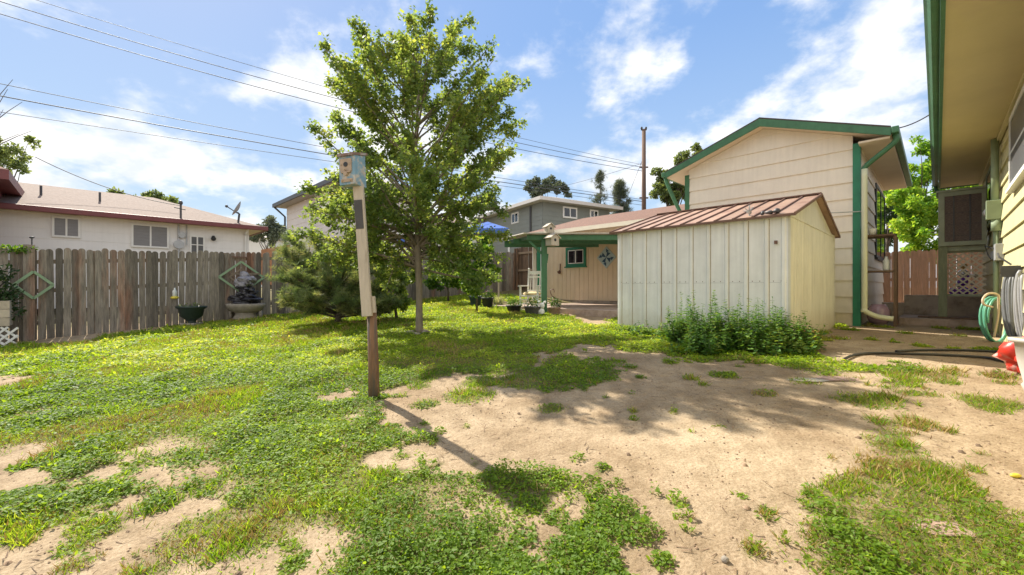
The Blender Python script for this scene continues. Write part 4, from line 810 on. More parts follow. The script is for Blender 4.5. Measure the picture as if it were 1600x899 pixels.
# shed roof ornaments
def on_shed_roof(px, py):
    best = None
    for i in range(200):
        u_ = US - .1 + (uM - US + .1) * i / 199; k = (px - 800) / F; v_ = u_ * (ca - k * sa) / (sa + k * ca); y_ = sa * u_ + ca * v_; z = zeave + (zpk - zeave) * i / 199
        e_ = abs(450 - F * (z - EYE) / y_ - py)
        if best is None or e_ < best[0]: best = (e_, u_, v_, z)
    return best[1:]
a, b_, c = on_shed_roof(1171, 338)
T = thing('metal_ornament', 'spiky grey metal star ornament on the shed roof', 'ornament', (*uv2xy(a, b_), c), A)
m = MB(HF)
for k in range(9):
    t = k * 2.4; d = Vector((math.cos(t), math.sin(t), .3 + .5 * (k % 3))).normalized(); m.tube([Vector((a, b_, c + .06)), Vector((a, b_, c + .06)) + d * .10], [.016, .003], 5)
m.ball((a, b_, c + .06), .035, 8, .2); m.tube([(a, b_, c), (a, b_, c + .17)], [.012, .008], 6); m.build('star', GALV, T)
a, b_, c = on_shed_roof(1202, 336)
m = MB(HF)
m.ball((a, b_, c + .035), .035, 10, .3, (1, 1.6, .8)); m.ball((a, b_ - .1, c + .04), .04, 10, .3, (1, 1.2, .9), 2); m.ball((a, b_ + .09, c + .03), .03, 8, .3, (1, 1, 1), 4); tag(m.build('lizard_figure', DGREY, smooth=True), 'small dark lump shaped figure lying on the shed roof right of the star', 'figurine')
P = G(1272, 536); m = MB(); m.lathe(P + Vector((0, 0.1, -.02)), [(.08, 0), (.10, .16), (.12, .18), (.12, .21), (.09, .21), (.07, .05)], 16); tag(m.build('clay_pot', TERRA, smooth=True), 'terracotta pot half hidden at the right end of the shed shrubs', 'pot')

# ------------------------------------------------------------------ rocking chair
P = GW(832, 12.1)
T = thing('rocking_chair', 'white wooden rocking chair with cream cushion beside the green patio post', 'chair', P, R(-25))
M_ = Matrix.Translation(P) @ Matrix.Rotation(R(-25), 4, 'Z') @ Matrix.Scale(1.06, 4)
for sx in (-.25, .25):
    m = MB(M_); m.tube([(sx, -.42 + .84 * i / 8, .02 + .10 * ((i - 4) / 4) ** 2) for i in range(9)], .02, 6); m.build('rocker', WHITE, T)
    m = MB(M_); m.box(sx - .022, sx + .022, -.27, -.225, .04, .66); m.build('leg', WHITE, T)
    m = MB(M_); m.bar((sx, .24, .04), (sx, .36, 1.12), .044, .044); m.ball((sx, .365, 1.15), .035, 8); m.build('back_post', WHITE, T)
    m = MB(M_); m.bar((sx, -.33, .675), (sx, .27, .685), .08, .025); m.build('arm', WHITE, T)
    m = MB(M_); m.bar((sx, -.24, .2), (sx, .25, .2), .025, .025); m.bar((sx, -.24, .3), (sx, .25, .3), .025, .025); m.build('side_rail', WHITE, T)
m = MB(M_); m.box(-.27, .27, -.28, .26, .40, .43); m.build('seat', WHITE, T)
m = MB(M_); m.ball((0, -.01, .47), .26, 16, .03, (.98, .98, .22)); m.build('cushion', CUSH, T, True)
m = MB(M_); m.bar((-.25, .352, 1.05), (.25, .352, 1.05), .03, .09); m.bar((-.25, .34, .93), (.25, .34, .93), .03, .04); m.bar((-.25, .285, .55), (.25, .285, .55), .03, .05); m.build('back_rail', WHITE, T)
for k in range(5):
    x_ = -.18 + .09 * k; m = MB(M_); m.bar((x_, .29, .55), (x_, .34, 1.0), .035, .015); m.build('back_slat', WHITE, T)
m = MB(M_); m.bar((-.25, -.248, .2), (.25, -.248, .2), .025, .025); m.bar((-.25, -.248, .32), (.25, -.248, .32), .025, .025); m.build('front_rail', WHITE, T)

# ------------------------------------------------------------------ plants helper
def leafball(name, centers, radii, n, size, m_, parent=None, up=.4, shape=OVAL, flat=1.0, kind=None, hollow=.35):
    C_ = np.array([tuple(c) for c in centers]); Rr = np.array(radii, float)
    if Rr.ndim == 1: Rr = np.stack([Rr, Rr, Rr * flat], 1)
    wts = Rr.prod(1) ** .67; idx = rng.choice(len(C_), n, p=wts / wts.sum())
    d = randdirs(n); r_ = (hollow + (1 - hollow) * rng.random(n) ** .6)
    Pn = C_[idx] + d * Rr[idx] * r_[:, None]
    nn = randdirs(n) + d * .6 + np.array([0, 0, up]); dr = randdirs(n) + d * .7
    return scatter(name, *shape, Pn, bases(dr, nn), size * rng.uniform(.65, 1.3, n), rng.random(n), m_, parent, kind)
def pot(px, py, r_, h_, m_, label, plant, grp='flower pots along the patio edge', flowers=None, py_d=None, n=160):
    P = GW(px, py_d) if py_d else G(px, py); T = thing('flower_pot', label, 'flower pot', P, 0, grp)
    m = MB(); m.lathe(P, [(r_ * .68, 0), (r_ * .72, .01), (r_ * .95, h_ * .88), (r_ * 1.06, h_ * .9), (r_ * 1.06, h_), (r_ * .9, h_), (r_ * .85, h_ * .9)], 20); m.build('pot', m_, T, True)
    leafball('plant', [P + Vector((0, 0, h_ + .06))] + [P + Vector((random.uniform(-.6, .6) * r_, random.uniform(-.6, .6) * r_, h_ + random.uniform(.03, .16))) for _ in range(5)], [r_ * .6] * 6, n, .055, plant, T)
    if flowers: leafball('flowers', [P + Vector((0, 0, h_ + .12))], [(r_ * .9, r_ * .9, .1)], 22, .045, flowers, T)
    return T
PINKF = mat('pink_petals', (.55, .16, .3), .6, .1, 5); WHITEF = mat('white_petals', (.75, .72, .66), .6, .1, 5); YELF = mat('yellow_petals', (.6, .45, .06), .6, .1, 5)
BLGL = mat('teal_glaze', (.07, .11, .12), .3, .3, 6); DKPOT = mat('charcoal_pot', (.03, .03, .035), .5, .3, 6); GYPOT = mat('grey_barrel', (.12, .11, .12), .7, .3, 6); CLAY = mat('dusty_clay', (.33, .22, .17), .8, .15, 6)
pot(743, 478, .21, .30, BLGL, 'teal glazed pot with yellow flowers, leftmost of the pots on the lawn edge', WEED, flowers=YELF, n=220)
pot(762, 481, .19, .30, DKPOT, 'charcoal pot with pink flowers right of the teal glazed pot', WEED, flowers=PINKF, n=220)
pot(803, 485, .21, .20, DKPOT, 'low wide black pot of dark leafy plants left of the rocking chair', MINT, n=260, py_d=11.4)
pot(832, 487, .22, .22, GYPOT, 'grey barrel shaped pot in front of the rocking chair', WEED, py_d=10.8)
pot(866, 488, .17, .20, CLAY, 'dusty clay pot right of the green patio post with a curly stem', WEED, flowers=WHITEF, py_d=10.8)
P = GW(866, 10.8); m = MB(); m.tube(smoothpath([P + Vector(p_) for p_ in ((0, 0, .2), (0.02, 0, .42), (-.06, 0, .5), (-.1, 0, .62), (-.02, 0, .66), (.0, 0, .58))]), .01, 6); tag(m.build('plant_hook', RUST), 'curly rusty hook standing in the dusty clay pot', 'hook')
P = GW(846, 10.75)
T = thing('white_figurine', 'white scrolled garden figurine between the grey pot and the green post', 'figurine', P)
m = MB(); m.ball(P + Vector((0, 0, .08)), .1, 12, .25, (1, .7, .9)); m.ball(P + Vector((.02, 0, .24)), .075, 12, .2, (1, .8, 1)); m.ball(P + Vector((-.06, 0, .33)), .04, 8, .2); m.ball(P + Vector((.09, 0, .33)), .035, 8, .2); m.build('figure', WHITE, T, True)
P = G(778, 477); T = thing('variegated_plant', 'pale striped leafy clump between the charcoal and black pots', 'plant', P)
n = 160; d = randdirs(n) * np.array([.6, .6, .4]) + np.array([0, 0, .9]); scatter('leaves', *BLADE, np.array([tuple(P)] * n) + rng.normal(0, .06, (n, 3)) * np.array([1, 1, .05]), bases(d, randdirs(n)), rng.uniform(.2, .36, n), rng.random(n), leafmat('pale_blade', (.25, .32, .16), (.5, .52, .34), None, .3), T)

# ------------------------------------------------------------------ birdhouse post on the lawn
P = G(583, 624); d0 = P.y
top = W(560, 292, d0); mid = W(577, 490, d0)
T = thing('birdhouse_post', 'tall leaning wooden post with a faded blue birdhouse on top', 'birdhouse post', P)
m = MB(); m.tube([P + Vector((0, .03, -.1)), P + Vector((-.005, .03, .3)), mid + Vector((.012, .03, .06))], [.056, .052, .046], 12); m.build('lower_post', POSTB, T, True)
m = MB(); m.bar(mid + Vector((-.008, -.03, -.03)), top, .096, .05, up=(0, 1, 0)); m.build('upper_board', POSTW, T, bevel=.006)
m = MB(); b0 = mid.lerp(top, .02) + Vector((.064, .0, 0)); m.bar(b0 + Vector((-.01, 0, -.02)), b0 + Vector((-.022, 0, .14)), .025, .04, up=(0, 1, 0)); m.build('splint', POSTW, T)
dirp = (top - mid).normalized(); q0 = top - dirp * .42; q1 = top - dirp * .14
m = MB(); m.bar(q0 + Vector((-.008, -.032, 0)), q1 + Vector((-.006, -.032, 0)), .076, .012, up=(0, 1, 0)); m.build('metal_plate', mat('dark_plate', (.05, .045, .04), .4, .3, 12, .2), T)
rot = R(-14); c = W(551, 268, d0); Mh = Matrix.Translation(c) @ Matrix.Rotation(rot, 4, 'Z') @ Matrix.Rotation(R(-3), 4, 'Y')
# body: front faces -y
m = MB(Mh); w_, dp, h0, h1f, h1b = .084, .095, -.155, .12, .165
m.prism([(-w_, -dp, h0), (-w_, dp, h0), (-w_, dp, h1b), (-w_, -dp, h1f)], (2 * w_, 0, 0)); bh = m.build('birdhouse', BLUEP, T, bevel=.004)
m = MB(Mh); m.add([(-w_ - .004, -dp - .02, h1f - .005), (w_ + .004, -dp - .02, h1f - .005), (w_ + .012, dp + .02, h1b + .008), (-w_ - .012, dp + .02, h1b + .008), (-w_ - .004, -dp - .02, h1f + .02), (w_ + .004, -dp - .02, h1f + .02), (w_ + .012, dp + .02, h1b + .033), (-w_ - .012, dp + .02, h1b + .033)], [(0, 1, 2, 3), (4, 5, 6, 7), (0, 1, 5, 4), (1, 2, 6, 5), (2, 3, 7, 6), (3, 0, 4, 7)])
m.build('roof', mat('birdhouse_roof', (.20, .13, .11), .85, .3, 14, .5, 40, col2=(.35, .33, .31), c2amt=.4, c2scale=12), bh)
m = MB(Mh); m.box(-.062, .058, -dp - .012, -dp - .001, -.03, .09); m.build('face_plate', PLY, bh)
m = MB(Mh); m.tube([(0, -dp - .013, .035), (0, -dp - .0125 - .004, .035)], .023, 16); m.build('hole', BLACKP, bh)
m = MB(Mh); m.box(-.05, .05, -dp - .02, -dp - .001, -.045, -.033); m.tube([(0, -dp, -.055), (0, -dp - .03, -.055)], .02, 8); m.tube([(0, -dp, -.02), (0, -dp - .045, -.02)], .007, 6); m.build('perch', PLY, bh)
m = MB(Mh); m.box(-.06, .06, -dp - .008, -dp - .001, -.13, -.10)
for sx in (-.045, .045): m.ball((sx, -dp - .012, -.115), .009, 6); m.ball((sx, -dp - .016, .035), .007, 6)
m.build('lower_strip', PLY, bh)

# ------------------------------------------------------------------ left fence and things on it
VF = 13.04; T = thing('grey_picket_fence', 'weathered grey picket fence along the left side of the lawn', 'fence', (*uv2xy(2, VF), .4), A)
frL = wallframe_v(VF); gfn = groundfn_v(VF)
def zbot(u): return .30 + .064 * (u + .0) - .02
def ztop(u): return EYE + .80 + .040 * (u + .9) + max(0, u - 4) * .02
pickets(frL, -5.5, 13.2, lambda u: gfn(u) - .05, ztop, .116, .006, .018, tilt=.009, jit=.028).build('pickets', OLDWOOD, T)
m = MB(frL)
for k in range(9):
    u_ = -4.5 + 2.4 * k
    for dz in (.35, 1.0, 1.6): m.bar((u_ - 1.2, .045, zbot(u_ - 1.2) + dz), (u_ + 1.2, .045, zbot(u_ + 1.2) + dz), .04, .085)
m.build('rails', RAILW, T)
for k in range(8):
    u_ = -5.0 + 2.4 * k + .2; m = MB(frL); m.box(u_, u_ + .09, .066, .156, zbot(u_) - .1, ztop(u_) - .03); m.build('post', RAILW, T)
m = MB(frL); u_ = onV(47, 400, VF)[0]; m.cur = .8; m.box(u_ - .09, u_ + .07, -.05, -.002, zbot(u_), ztop(u_) + .07); m.build('post', OLDWOOD, T)
u_ = onV(50, 384, VF)[0]; m = MB(frL); m.tube([(u_, -.03, ztop(u_) + .07), (u_, -.03, ztop(u_) + .2)], .01, 6); m.ball((u_, -.03, ztop(u_) + .22), .04, 8, 0, (1, 1, .6)); tag(m.build('solar_light', BLACKP), 'small black light on top of the fence post above the left diamond trellis', 'light')
# the darker back fence by the patio
T = thing('dark_back_fence', 'dark brown board fence with rails facing the patio corner', 'fence', (*uv2xy(13.25, 11), 1.1), A)
frB = wallframe_u(13.25); zb_ = 1.22
pickets(frB, 9.3, 13.0, lambda x: zb_ - .1, lambda x: 3.05, .14, .014, .02, tilt=.006, off=-.03).build('pickets', DKWOOD, T)
m = MB(frB)
for z in (1.33, 2.0, 2.75): m.box(9.3, 13.0, -.005, .06, z, z + .09)
m.build('rails', mat('pale_rail', (.28, .2, .13), .85, .2, 5), T)
for v_ in (9.6, onU(809, 450, 13.25)[1], 12.95): m = MB(frB); m.box(v_ - .06, v_ + .06, .062, .16, zb_ - .3, 3.0); m.build('post', POSTB, T)
p = W(779, 450, 14.5); m = MB(); m.box(p.x - .03, p.x + .03, p.y, p.y + .06, .75, 1.72 + .2); tag(m.build('marker_post', POSTW), 'thin bleached stake at the lawn corner left of the patio', 'stake')

def diamond(name, px, py, wx, wz, label, cross=False):
    c = onV(px, py, VF); T = thing(name, label, 'trellis', (*uv2xy(c[0], VF - .06), c[2]), A, 'diamond trellis frames on the fence')
    a = onV(px - wx, py, VF)[0]; b_ = onV(px + wx, py, VF)[0]; zu = onV(px, py - wz, VF)[2]; zd = onV(px, py + wz, VF)[2]
    m = MB(frL); y_ = -.075
    P4 = [(a, y_, c[2]), (c[0], y_, zu), (b_, y_, c[2]), (c[0], y_, zd)]
    for i in range(4): m.bar(P4[i], P4[(i + 1) % 4], .03, .05, up=(0, 1, 0)) if False else m.bar(P4[i], P4[(i + 1) % 4], .05, .022, up=(0, 1, 0))
    m.build('frame', TRELL, T)
    if cross:
        m = MB(frL); s_ = .55
        Q = [(c[0] + (p_[0] - c[0]) * s_, y_ - .022, c[2] + (p_[2] - c[2]) * s_) for p_ in P4]
        for i in range(4): m.bar(Q[i], Q[(i + 1) % 4], .035, .018, up=(0, 1, 0))
        m.bar((a + .25, y_ - .02, c[2] + .08), (b_ - .1, y_ - .02, c[2] + .1), .04, .018, up=(0, 1, 0)); m.build('inner_frame', RAILW, T)
diamond('diamond_trellis', 53, 446, 31, 21, 'small pale green diamond trellis at the left end of the fence')
diamond('diamond_trellis', 376, 434, 35, 24, 'larger green diamond trellis with inner bars behind the fountain', True)
a = onV(361, 402, VF); b_ = onV(386, 402, VF); m = MB(frL); m.bar((a[0], -.04, a[2]), (b_[0], -.04, a[2]), .02, .03); tag(m.build('plant_bracket', RUST), 'short brown bar fixed near the fence top above the fountain', 'bracket')
# bird feeder
c = onV(273, 466, VF - .12); T = thing('bird_feeder', 'small clear feeder with yellow base hanging on the grey fence', 'bird feeder', (*uv2xy(c[0], VF - .12), c[2]), A)
m = MB(HF); cc = (c[0], VF - .12, c[2]); m.lathe(cc, [(.035, .03), (.045, .05), (.045, .16), (.02, .2), (.015, .24)], 12); m.build('bottle', CLEAR, T, True)
m = MB(HF); m.lathe(cc, [(.03, -.03), (.075, -.02), (.085, .0), (.07, .03), (.03, .035)], 12); m.build('base', YELL, T, True)
m = MB(HF); m.tube([(c[0], VF - .12, c[2] + .24), (c[0], VF - .1, c[2] + .36), (c[0], VF - .02, c[2] + .37)], .006, 5); m.build('hook', DGREY, T)
# black urn planter
P = G(299, 509); T = thing('urn_planter', 'dark green urn planter on a square foot in front of the fence', 'planter', P)
m = MB(); m.box(P.x - .17, P.x + .17, P.y - .15, P.y + .15, P.z - .03, P.z + .06); m.build('foot', STONE, T, bevel=.01)
m = MB(); m.lathe(P, [(.12, .06), (.09, .09), (.13, .14), (.24, .22), (.27, .38), (.33, .42), (.34, .46), (.30, .46), (.27, .42)], 24, 1.0, .8); m.build('bowl', mat('dark_green_resin', (.02, .035, .032), .5, .3, 6), T, True)
leafball('plant', [P + Vector((x_, 0, .47)) for x_ in (-.15, 0, .15)], [(.12, .1, .06)] * 3, 60, .05, DULL, T)
# fountain
P = G(384, 500); T = thing('tiered_fountain', 'rocky tiered garden fountain on a pale scalloped stone bowl', 'fountain', P)
m = MB(); m.lathe(P, [(.28, 0), (.3, .03), (.26, .08), (.22, .14), (.25, .2)], 22, 1.1, .8); m.box(P.x - .42, P.x - .36, P.y - .04, P.y + .04, P.z, P.z + .22); m.box(P.x + .36, P.x + .42, P.y - .04, P.y + .04, P.z, P.z + .22); m.build('base', STONE, T, True)
m = MB(); m.lathe(P, [(.26, .18), (.40, .24), (.47, .34), (.49, .40), (.45, .42), (.40, .36)], 28, 1.0, .7); m.build('bowl', STONE, T, True)
for i, (dx, dz, r_, sc) in enumerate(((0, .5, .3, (1.25, .8, .38)), (.02, .66, .24, (1.1, .8, .42)), (.0, .8, .2, (1.05, .8, .5)))):
    m = MB(); m.ball(P + Vector((dx, 0, dz)), r_, 26, .35, sc, i + 3); m.build('rock_tier', PURROCK, T, False)
m = MB(); m.ball(P + Vector((.03, 0, 1.0)), .2, 24, .38, (1.15, .8, .9), 9); m.ball(P + Vector((-.12, 0, .97)), .14, 18, .35, (1, .8, 1), 12); m.build('top_rock', mat('pale_slate', (.26, .25, .28), .5, .4, 10, .8, 18, col2=(.08, .07, .09), c2amt=.5, c2scale=8), T, False)
# planter with white lattice at the left edge
P = GW(-8, 8.0); P = Vector((onV(0, 500, VF - .55)[0], 0, 0)); uP = onV(6, 530, VF - .6)[0]; zgp = g1(*uv2xy(uP, VF - .6))
T = thing('lattice_planter', 'wooden planter box with white lattice skirt at the far left of the fence', 'planter', (*uv2xy(uP, VF - .6), zgp), A)
zt1 = onV(6, 472, VF - .8)[2]; zt2 = onV(6, 512, VF - .8)[2]; uR = onV(15, 500, VF - .8)[0]
m = MB(HF)
for k in range(3): m.cur = random.random(); m.box(uR - 1.1, uR, VF - .8, VF - .775, zt2 + .02 + k * (zt1 - zt2) / 3, zt2 + (k + 1) * (zt1 - zt2) / 3 + .012); m.box(uR - .024, uR - .001, VF - .774, VF - .3, zt2 + .02 + k * (zt1 - zt2) / 3, zt2 + (k + 1) * (zt1 - zt2) / 3 + .012)
m.box(uR - 1.0, uR - .03, VF - .77, VF - .3, zt2 + .1, zt1 - .04)
m.build('box', mat('bleached_boards', (.48, .41, .32), .85, .2, 7, .4, 30, rnd=.15), T)
m = MB(HF); zz0 = zgp + .0; hh = zt2 - zz0
for s_, yy_ in ((1, VF - .79), (-1, VF - .78)):
    k = -hh
    while k < 1.0:
        a0 = max(k, 0); a1 = min(k + hh, 1.1)
        if a1 - a0 > .03:
            z_ = (lambda t: zz0 + t - k) if s_ > 0 else (lambda t: zt2 - (t - k)); m.bar((uR - 1.1 + a0 + .1, yy_, z_(a0)), (uR - 1.1 + a1 + .1, yy_, z_(a1)), .035, .012, up=(0, 1, 0))
        k += .14
m.build('lattice_skirt', WHITE, T)
VINE = leafmat('vine_leaf', (.015, .04, .012), (.04, .08, .02), None, .2)
vn = [onV(p_, q_, VF - .45) for p_, q_ in ((0, 440), (8, 455), (16, 462), (4, 470), (20, 490), (-10, 430), (-15, 460), (6, 425), (12, 478))]
T = thing('climbing_vine', 'dark leafy vine spilling over the fence above the lattice planter', 'vine', (*uv2xy(uP, VF - .4), zt1), A)
leafball('leaves', [HF @ Vector(c) for c in vn], [.16] * len(vn), 900, .06, VINE, T)
tv = [onV(p_, 395, VF) for p_ in (8, 18, 30, 42)]
leafball('leaves', [HF @ Vector((c[0], c[1], ztop(c[0]) - .02)) for c in tv], [(.16, .1, .06)] * 4, 260, .06, BRIGHT, T)
m = MB(HF); m.tube([(vn[0][0] - .3, VF - .4, zt1), (vn[0][0], VF - .35, zt1 + .3), (vn[2][0], VF - .2, zt1 + .5)], .015, 6); m.build('stem', DBARK, T)

# ------------------------------------------------------------------ neighbour houses
def hiproof(name, m_, par, u0, u1, v0, v1, ze_, zr2, ru0, ru1, M=HF, th=.12):
    vm = (v0 + v1) / 2; mm = MB(M)
    top = [(u0, v0, ze_), (u1, v0, ze_), (u1, v1, ze_), (u0, v1, ze_), (ru0, vm, zr2), (ru1, vm, zr2)]
    mm.add(top, [(0, 1, 5, 4), (1, 2, 5), (2, 3, 4, 5), (3, 0, 4), (0, 3, 2, 1)]); return mm.build(name, m_, par)
VH = 20.3; zf = EYE + 2.556; uHc = 5.25; vr = 24.4; zrh = EYE + 3.97
LH = thing('white_ranch_house', 'long white house with pinkish shingle roof and maroon gutter behind the left fence', 'house', (*uv2xy(0, 24), 1), A)
frH = wallframe_v(VH + .45)
siding(frH, -16, uHc - .5, .6, zf - .05, -1, sp=.33, lean=.012).build('wall', WSID, LH)
m = MB(HF); m.box(-16, uHc - .5, VH + .5, 28, .6, zf - .05); m.build('core_wall', WSID, LH)
hiproof('roof', PINKROOF, LH, -20, uHc, VH, 28.5, zf + .03, zrh, -16, 1.9)
m = MB(HF); m.box(-20, uHc, VH + .02, 28.4, zf - .1, zf + .02); m.build('eave_soffit', mat('cream_eave', (.6, .5, .34), .7, .05, 4), LH)
m = MB(HF); m.box(-20, uHc + .1, VH - .1, VH + .018, zf - .13, zf + .05); m.box(uHc, uHc + .1, VH + .02, 28.4, zf - .13, zf + .05); m.build('gutter', MAROON, LH, bevel=.02)
frH2 = wallframe_v(VH + .43)
def hwin(p0, p1, q0, q1, pane, mull, hb=(), fm=WHITE, fw=.06):
    a = onV(p0, q0, VH + .43)[0]; b_ = onV(p1, q0, VH + .43)[0]; cpx = (p0 + p1) / 2; zt_ = onV(cpx, q0, VH + .43)[2]; zb_ = onV(cpx, q1, VH + .43)[2]
    return window(LH, frH2, a, b_, zb_, zt_, -1, fm, pane, fw, .05, mull, hb, False)
hwin(81, 126, 340, 372, CURTAIN, (.5,)); hwin(205, 264, 352, 388, CURTAIN, (.5,)); wd_ = hwin(296, 320, 369, 398, SCREEN, (.5,), (.5,)); wd_.name = 'door'; wd_['label'] = 'white door with four panes'
c = onV(333, 374, VH + .4); m = MB(HF); m.ball((c[0], VH + .33, c[2]), .09, 10); m.box(c[0] - .04, c[0] + .04, VH + .3, VH + .43, c[2] - .02, c[2] + .12); m.build('lamp', BLACKP, LH)
c = onV(279, 383, VH + .4); c2 = onV(284, 368, VH + .4)
m = MB(HF); m.tube([(c[0], VH + .25, c[2]), (c[0], VH + .43, c[2])], .16, 16); m.tube([(c2[0], VH + .3, c2[2]), (c2[0], VH + .43, c2[2])], .12, 14); m.build('meter', GALV, LH)
m = MB(HF); m.tube([(c[0], VH + .4, c[2] - 1), (c[0], VH + .4, zf)], .03, 8); m.tube([(c2[0] + .15, VH + .4, c[2]), (c2[0] + .15, VH + .4, zf)], .02, 8); m.build('conduit', GALV, LH)
zmast = onV(283, 318, VH + .3)[2]; m = MB(HF); m.tube([(c[0] + .05, VH + .25, zf), (c[0] + .05, VH + .25, zmast)], .035, 8); m.ball((c[0] + .05, VH + .25, zmast), .07, 8, 0, (1, 1, 1.3)); m.tube([(c[0] - .15, VH + .25, zmast - .2), (c[0] + .2, VH + .25, zmast - .25)], .02, 6); m.build('service_mast', DGREY, LH)
c = onV(390, 350, VH + .3); m = MB(HF); m.tube(smoothpath([(uHc - .6, VH + .1, zf - .1), (uHc - .65, VH + .3, zf - .3), (uHc - .65, VH + .38, zf - .5), (uHc - .65, VH + .38, .8)], 4), .04, 8); m.build('downspout', WHITE, LH, True)
for px_, py_ in ((64, 311), (156, 306)):
    c = onV(px_, py_, VH + 2.0); m = MB(HF); zz_ = zf + .03 + 2.0 * (zrh - zf) / 4.1
    m.tube([(c[0], VH + 2, zz_ - .1), (c[0], VH + 2, zz_ + .32)], .035, 8); m.build('vent_pipe', DGREY, LH)
# dish
c = onV(373, 349, VH + .4); base = HF @ Vector((c[0], VH + .4, zf + .15))
T = thing('satellite_dish', 'grey satellite dish with long arm on the white ranch house roof edge', 'satellite dish', base)
sc = base.y / F
def S_(px_, py_, dy=0): return Vector(((px_ - 800) * sc, base.y + dy, EYE + (450 - py_) * sc))
m = MB(); m.tube([S_(372, 350), S_(374, 335), S_(371, 333)], .04, 8); m.build('mast', DGREY, T)
dc = S_(373, 328); nrm = Vector((-.75, -.45, .45)).normalized(); a1 = nrm.orthogonal().normalized(); b1 = nrm.cross(a1); vs_ = []; fs_ = []
for i in range(5):
    rr_ = .34 * i / 4
    for k in range(18): t = 2 * math.pi * k / 18; vs_.append(dc + (a1 * math.cos(t) + b1 * math.sin(t)) * rr_ + nrm * (rr_ ** 2 * .8))
fs_ = [(i * 18 + k, i * 18 + (k + 1) % 18, (i + 1) * 18 + (k + 1) % 18, (i + 1) * 18 + k) for i in range(4) for k in range(18)]
m = MB(); m.add(vs_, fs_); m.build('reflector', GALV, T, True)
m = MB(); m.tube([S_(371, 334), S_(354, 323)], .022, 6); m.ball(S_(354, 323), .06, 8); m.build('arm', DGREY, T)
# small building corner at far left edge
c0_ = W(-10, 300, 12.5); T = thing('maroon_roof_building', 'corner of a maroon roofed building cut by the left edge', 'building', (c0_.x - 2, c0_.y + 1, 1), A)
cu, cv = xy2uv(*(W(14, 280, 12.0).xy)); zE_ = W(14, 266, 12.0).z
m = MB(HF); m.box(cu - 5, cu - .4, cv + .4, cv + 4, .5, zE_ - .1); m.build('wall', MAROON, T)
m = MB(HF); m.box(cu - 5.2, cu, cv, cv + 4.4, zE_ - .28, zE_); m.build('fascia', MAROON, T); hiproof('roof', BRROOF, T, cu - 5.2, cu, cv, cv + 4.4, zE_ + .003, zE_ + 1.1, cu - 3.4, cu - 2)

# two-storey pale house behind the trees (plane u = const)
dT = 27; ct = W(428, 320, dT); uT, vT = xy2uv(ct.x, ct.y); zT = ct.z
TH = thing('pale_two_storey_house', 'pale pink white two storey house behind the maple and pine', 'house', (*uv2xy(uT + 3, 24), 1), A)
frT = wallframe_u(uT + .6)
PSID = mat('pinkish_white_siding', (.68, .62, .60), .6, .04, 3)
siding(frT, 20.2, vT - .55, .5, zT - .2, +1, sp=.42, lean=.02).build('wall', PSID, TH)
m = MB(HF); m.box(uT + .65, uT + 4.6, 20.2, vT - .56, .5, zT - .2); m.build('core_wall', PSID, TH)
m = MB(HF); m.box(uT, uT + 5.1, 19.7, vT, zT - .2, zT - .1); m.build('eave_soffit', mat('eave_grey', (.38, .34, .33), .7, .06, 4), TH)
m = MB(HF); m.box(uT - .1, uT, 19.7, vT, zT - .22, zT + .0); m.build('gutter', DGREY, TH)
m = MB(HF); m.tube([(uT + .0, vT - .1, zT - .2), (uT + .5, vT - .5, zT - .8), (uT + .5, vT - .5, 1)], .06, 8); m.build('downspout', DGREY, TH)
mm = MB(HF); mm.add([(uT - .1, 19.7, zT), (uT - .1, vT, zT), (uT + 2.5, vT - 2.5, zT + .8), (uT + 2.5, 22, zT + .8), (uT + 5.2, 19.7, zT), (uT + 5.2, vT, zT)], [(0, 1, 2, 3), (1, 5, 2), (5, 4, 3, 2), (4, 0, 3)]); mm.build('roof', GRROOF, TH)

# grey two-storey house
dC = 24.4; cc = W(848, 313, dC); zG = cc.z; rotG = math.atan2(660, 1100)       # local x -> away right, local y -> away left
MG = Matrix.Translation(Vector((cc.x, cc.y, 0))) @ Matrix.Rotation(rotG, 4, 'Z')
GH = thing('grey_two_storey_house', 'grey green two storey house with low hip roof beyond the patio', 'house', (cc.x, cc.y, 1), rotG)
WLx, WLy = 5.2, 9.5
f1 = MG; siding(f1, 0, WLx, .8, zG - .1, -1, sp=.26, lean=.015).build('wall', GSID, GH)
f2 = MG @ Matrix.Rotation(math.pi / 2, 4, 'Z'); siding(f2, 0, WLy, .8, zG - .1, +1, sp=.26, lean=.015).build('side_wall', mat('grey_siding_lit', (.25, .265, .24), .65, .06, 2), GH)  # lighter copy of the front siding, sunward brightness put into the colour
m = MB(MG); m.box(0.03, WLx, .03, WLy, .8, zG - .1); m.build('core_wall', GSID, GH)
m = MB(MG); m.box(-.5, WLx + .6, -.5, WLy + .6, zG - .1, zG + .0); m.build('eave_soffit', mat('eave_white', (.5, .48, .45), .7, .05, 4), GH)
m = MB(MG); m.box(-.56, WLx + .66, -.56, -.501, zG - .12, zG + .08); m.box(-.56, -.501, -.5, WLy + .6, zG - .12, zG + .08); m.build('gutter', mat('gutter_white', (.6, .57, .54), .5, .05, 4), GH)
mm = MB(MG); mm.add([(-.56, -.56, zG + .05), (WLx + .7, -.56, zG + .05), (WLx + .7, WLy + .6, zG + .05), (-.56, WLy + .6, zG + .05), (2.8, 2.8, zG + 1.0), (2.8, WLy - 3, zG + 1.0)], [(0, 1, 4), (1, 2, 5, 4), (2, 3, 5), (3, 0, 4, 5)]); mm.build('roof', GRROOF, GH)
m = MB(MG); m.tube([(-.06, .9 + .3, zG - .2), (-.06, 1.2, 1)], .06, 8); m.build('downspout', DGREY, GH)
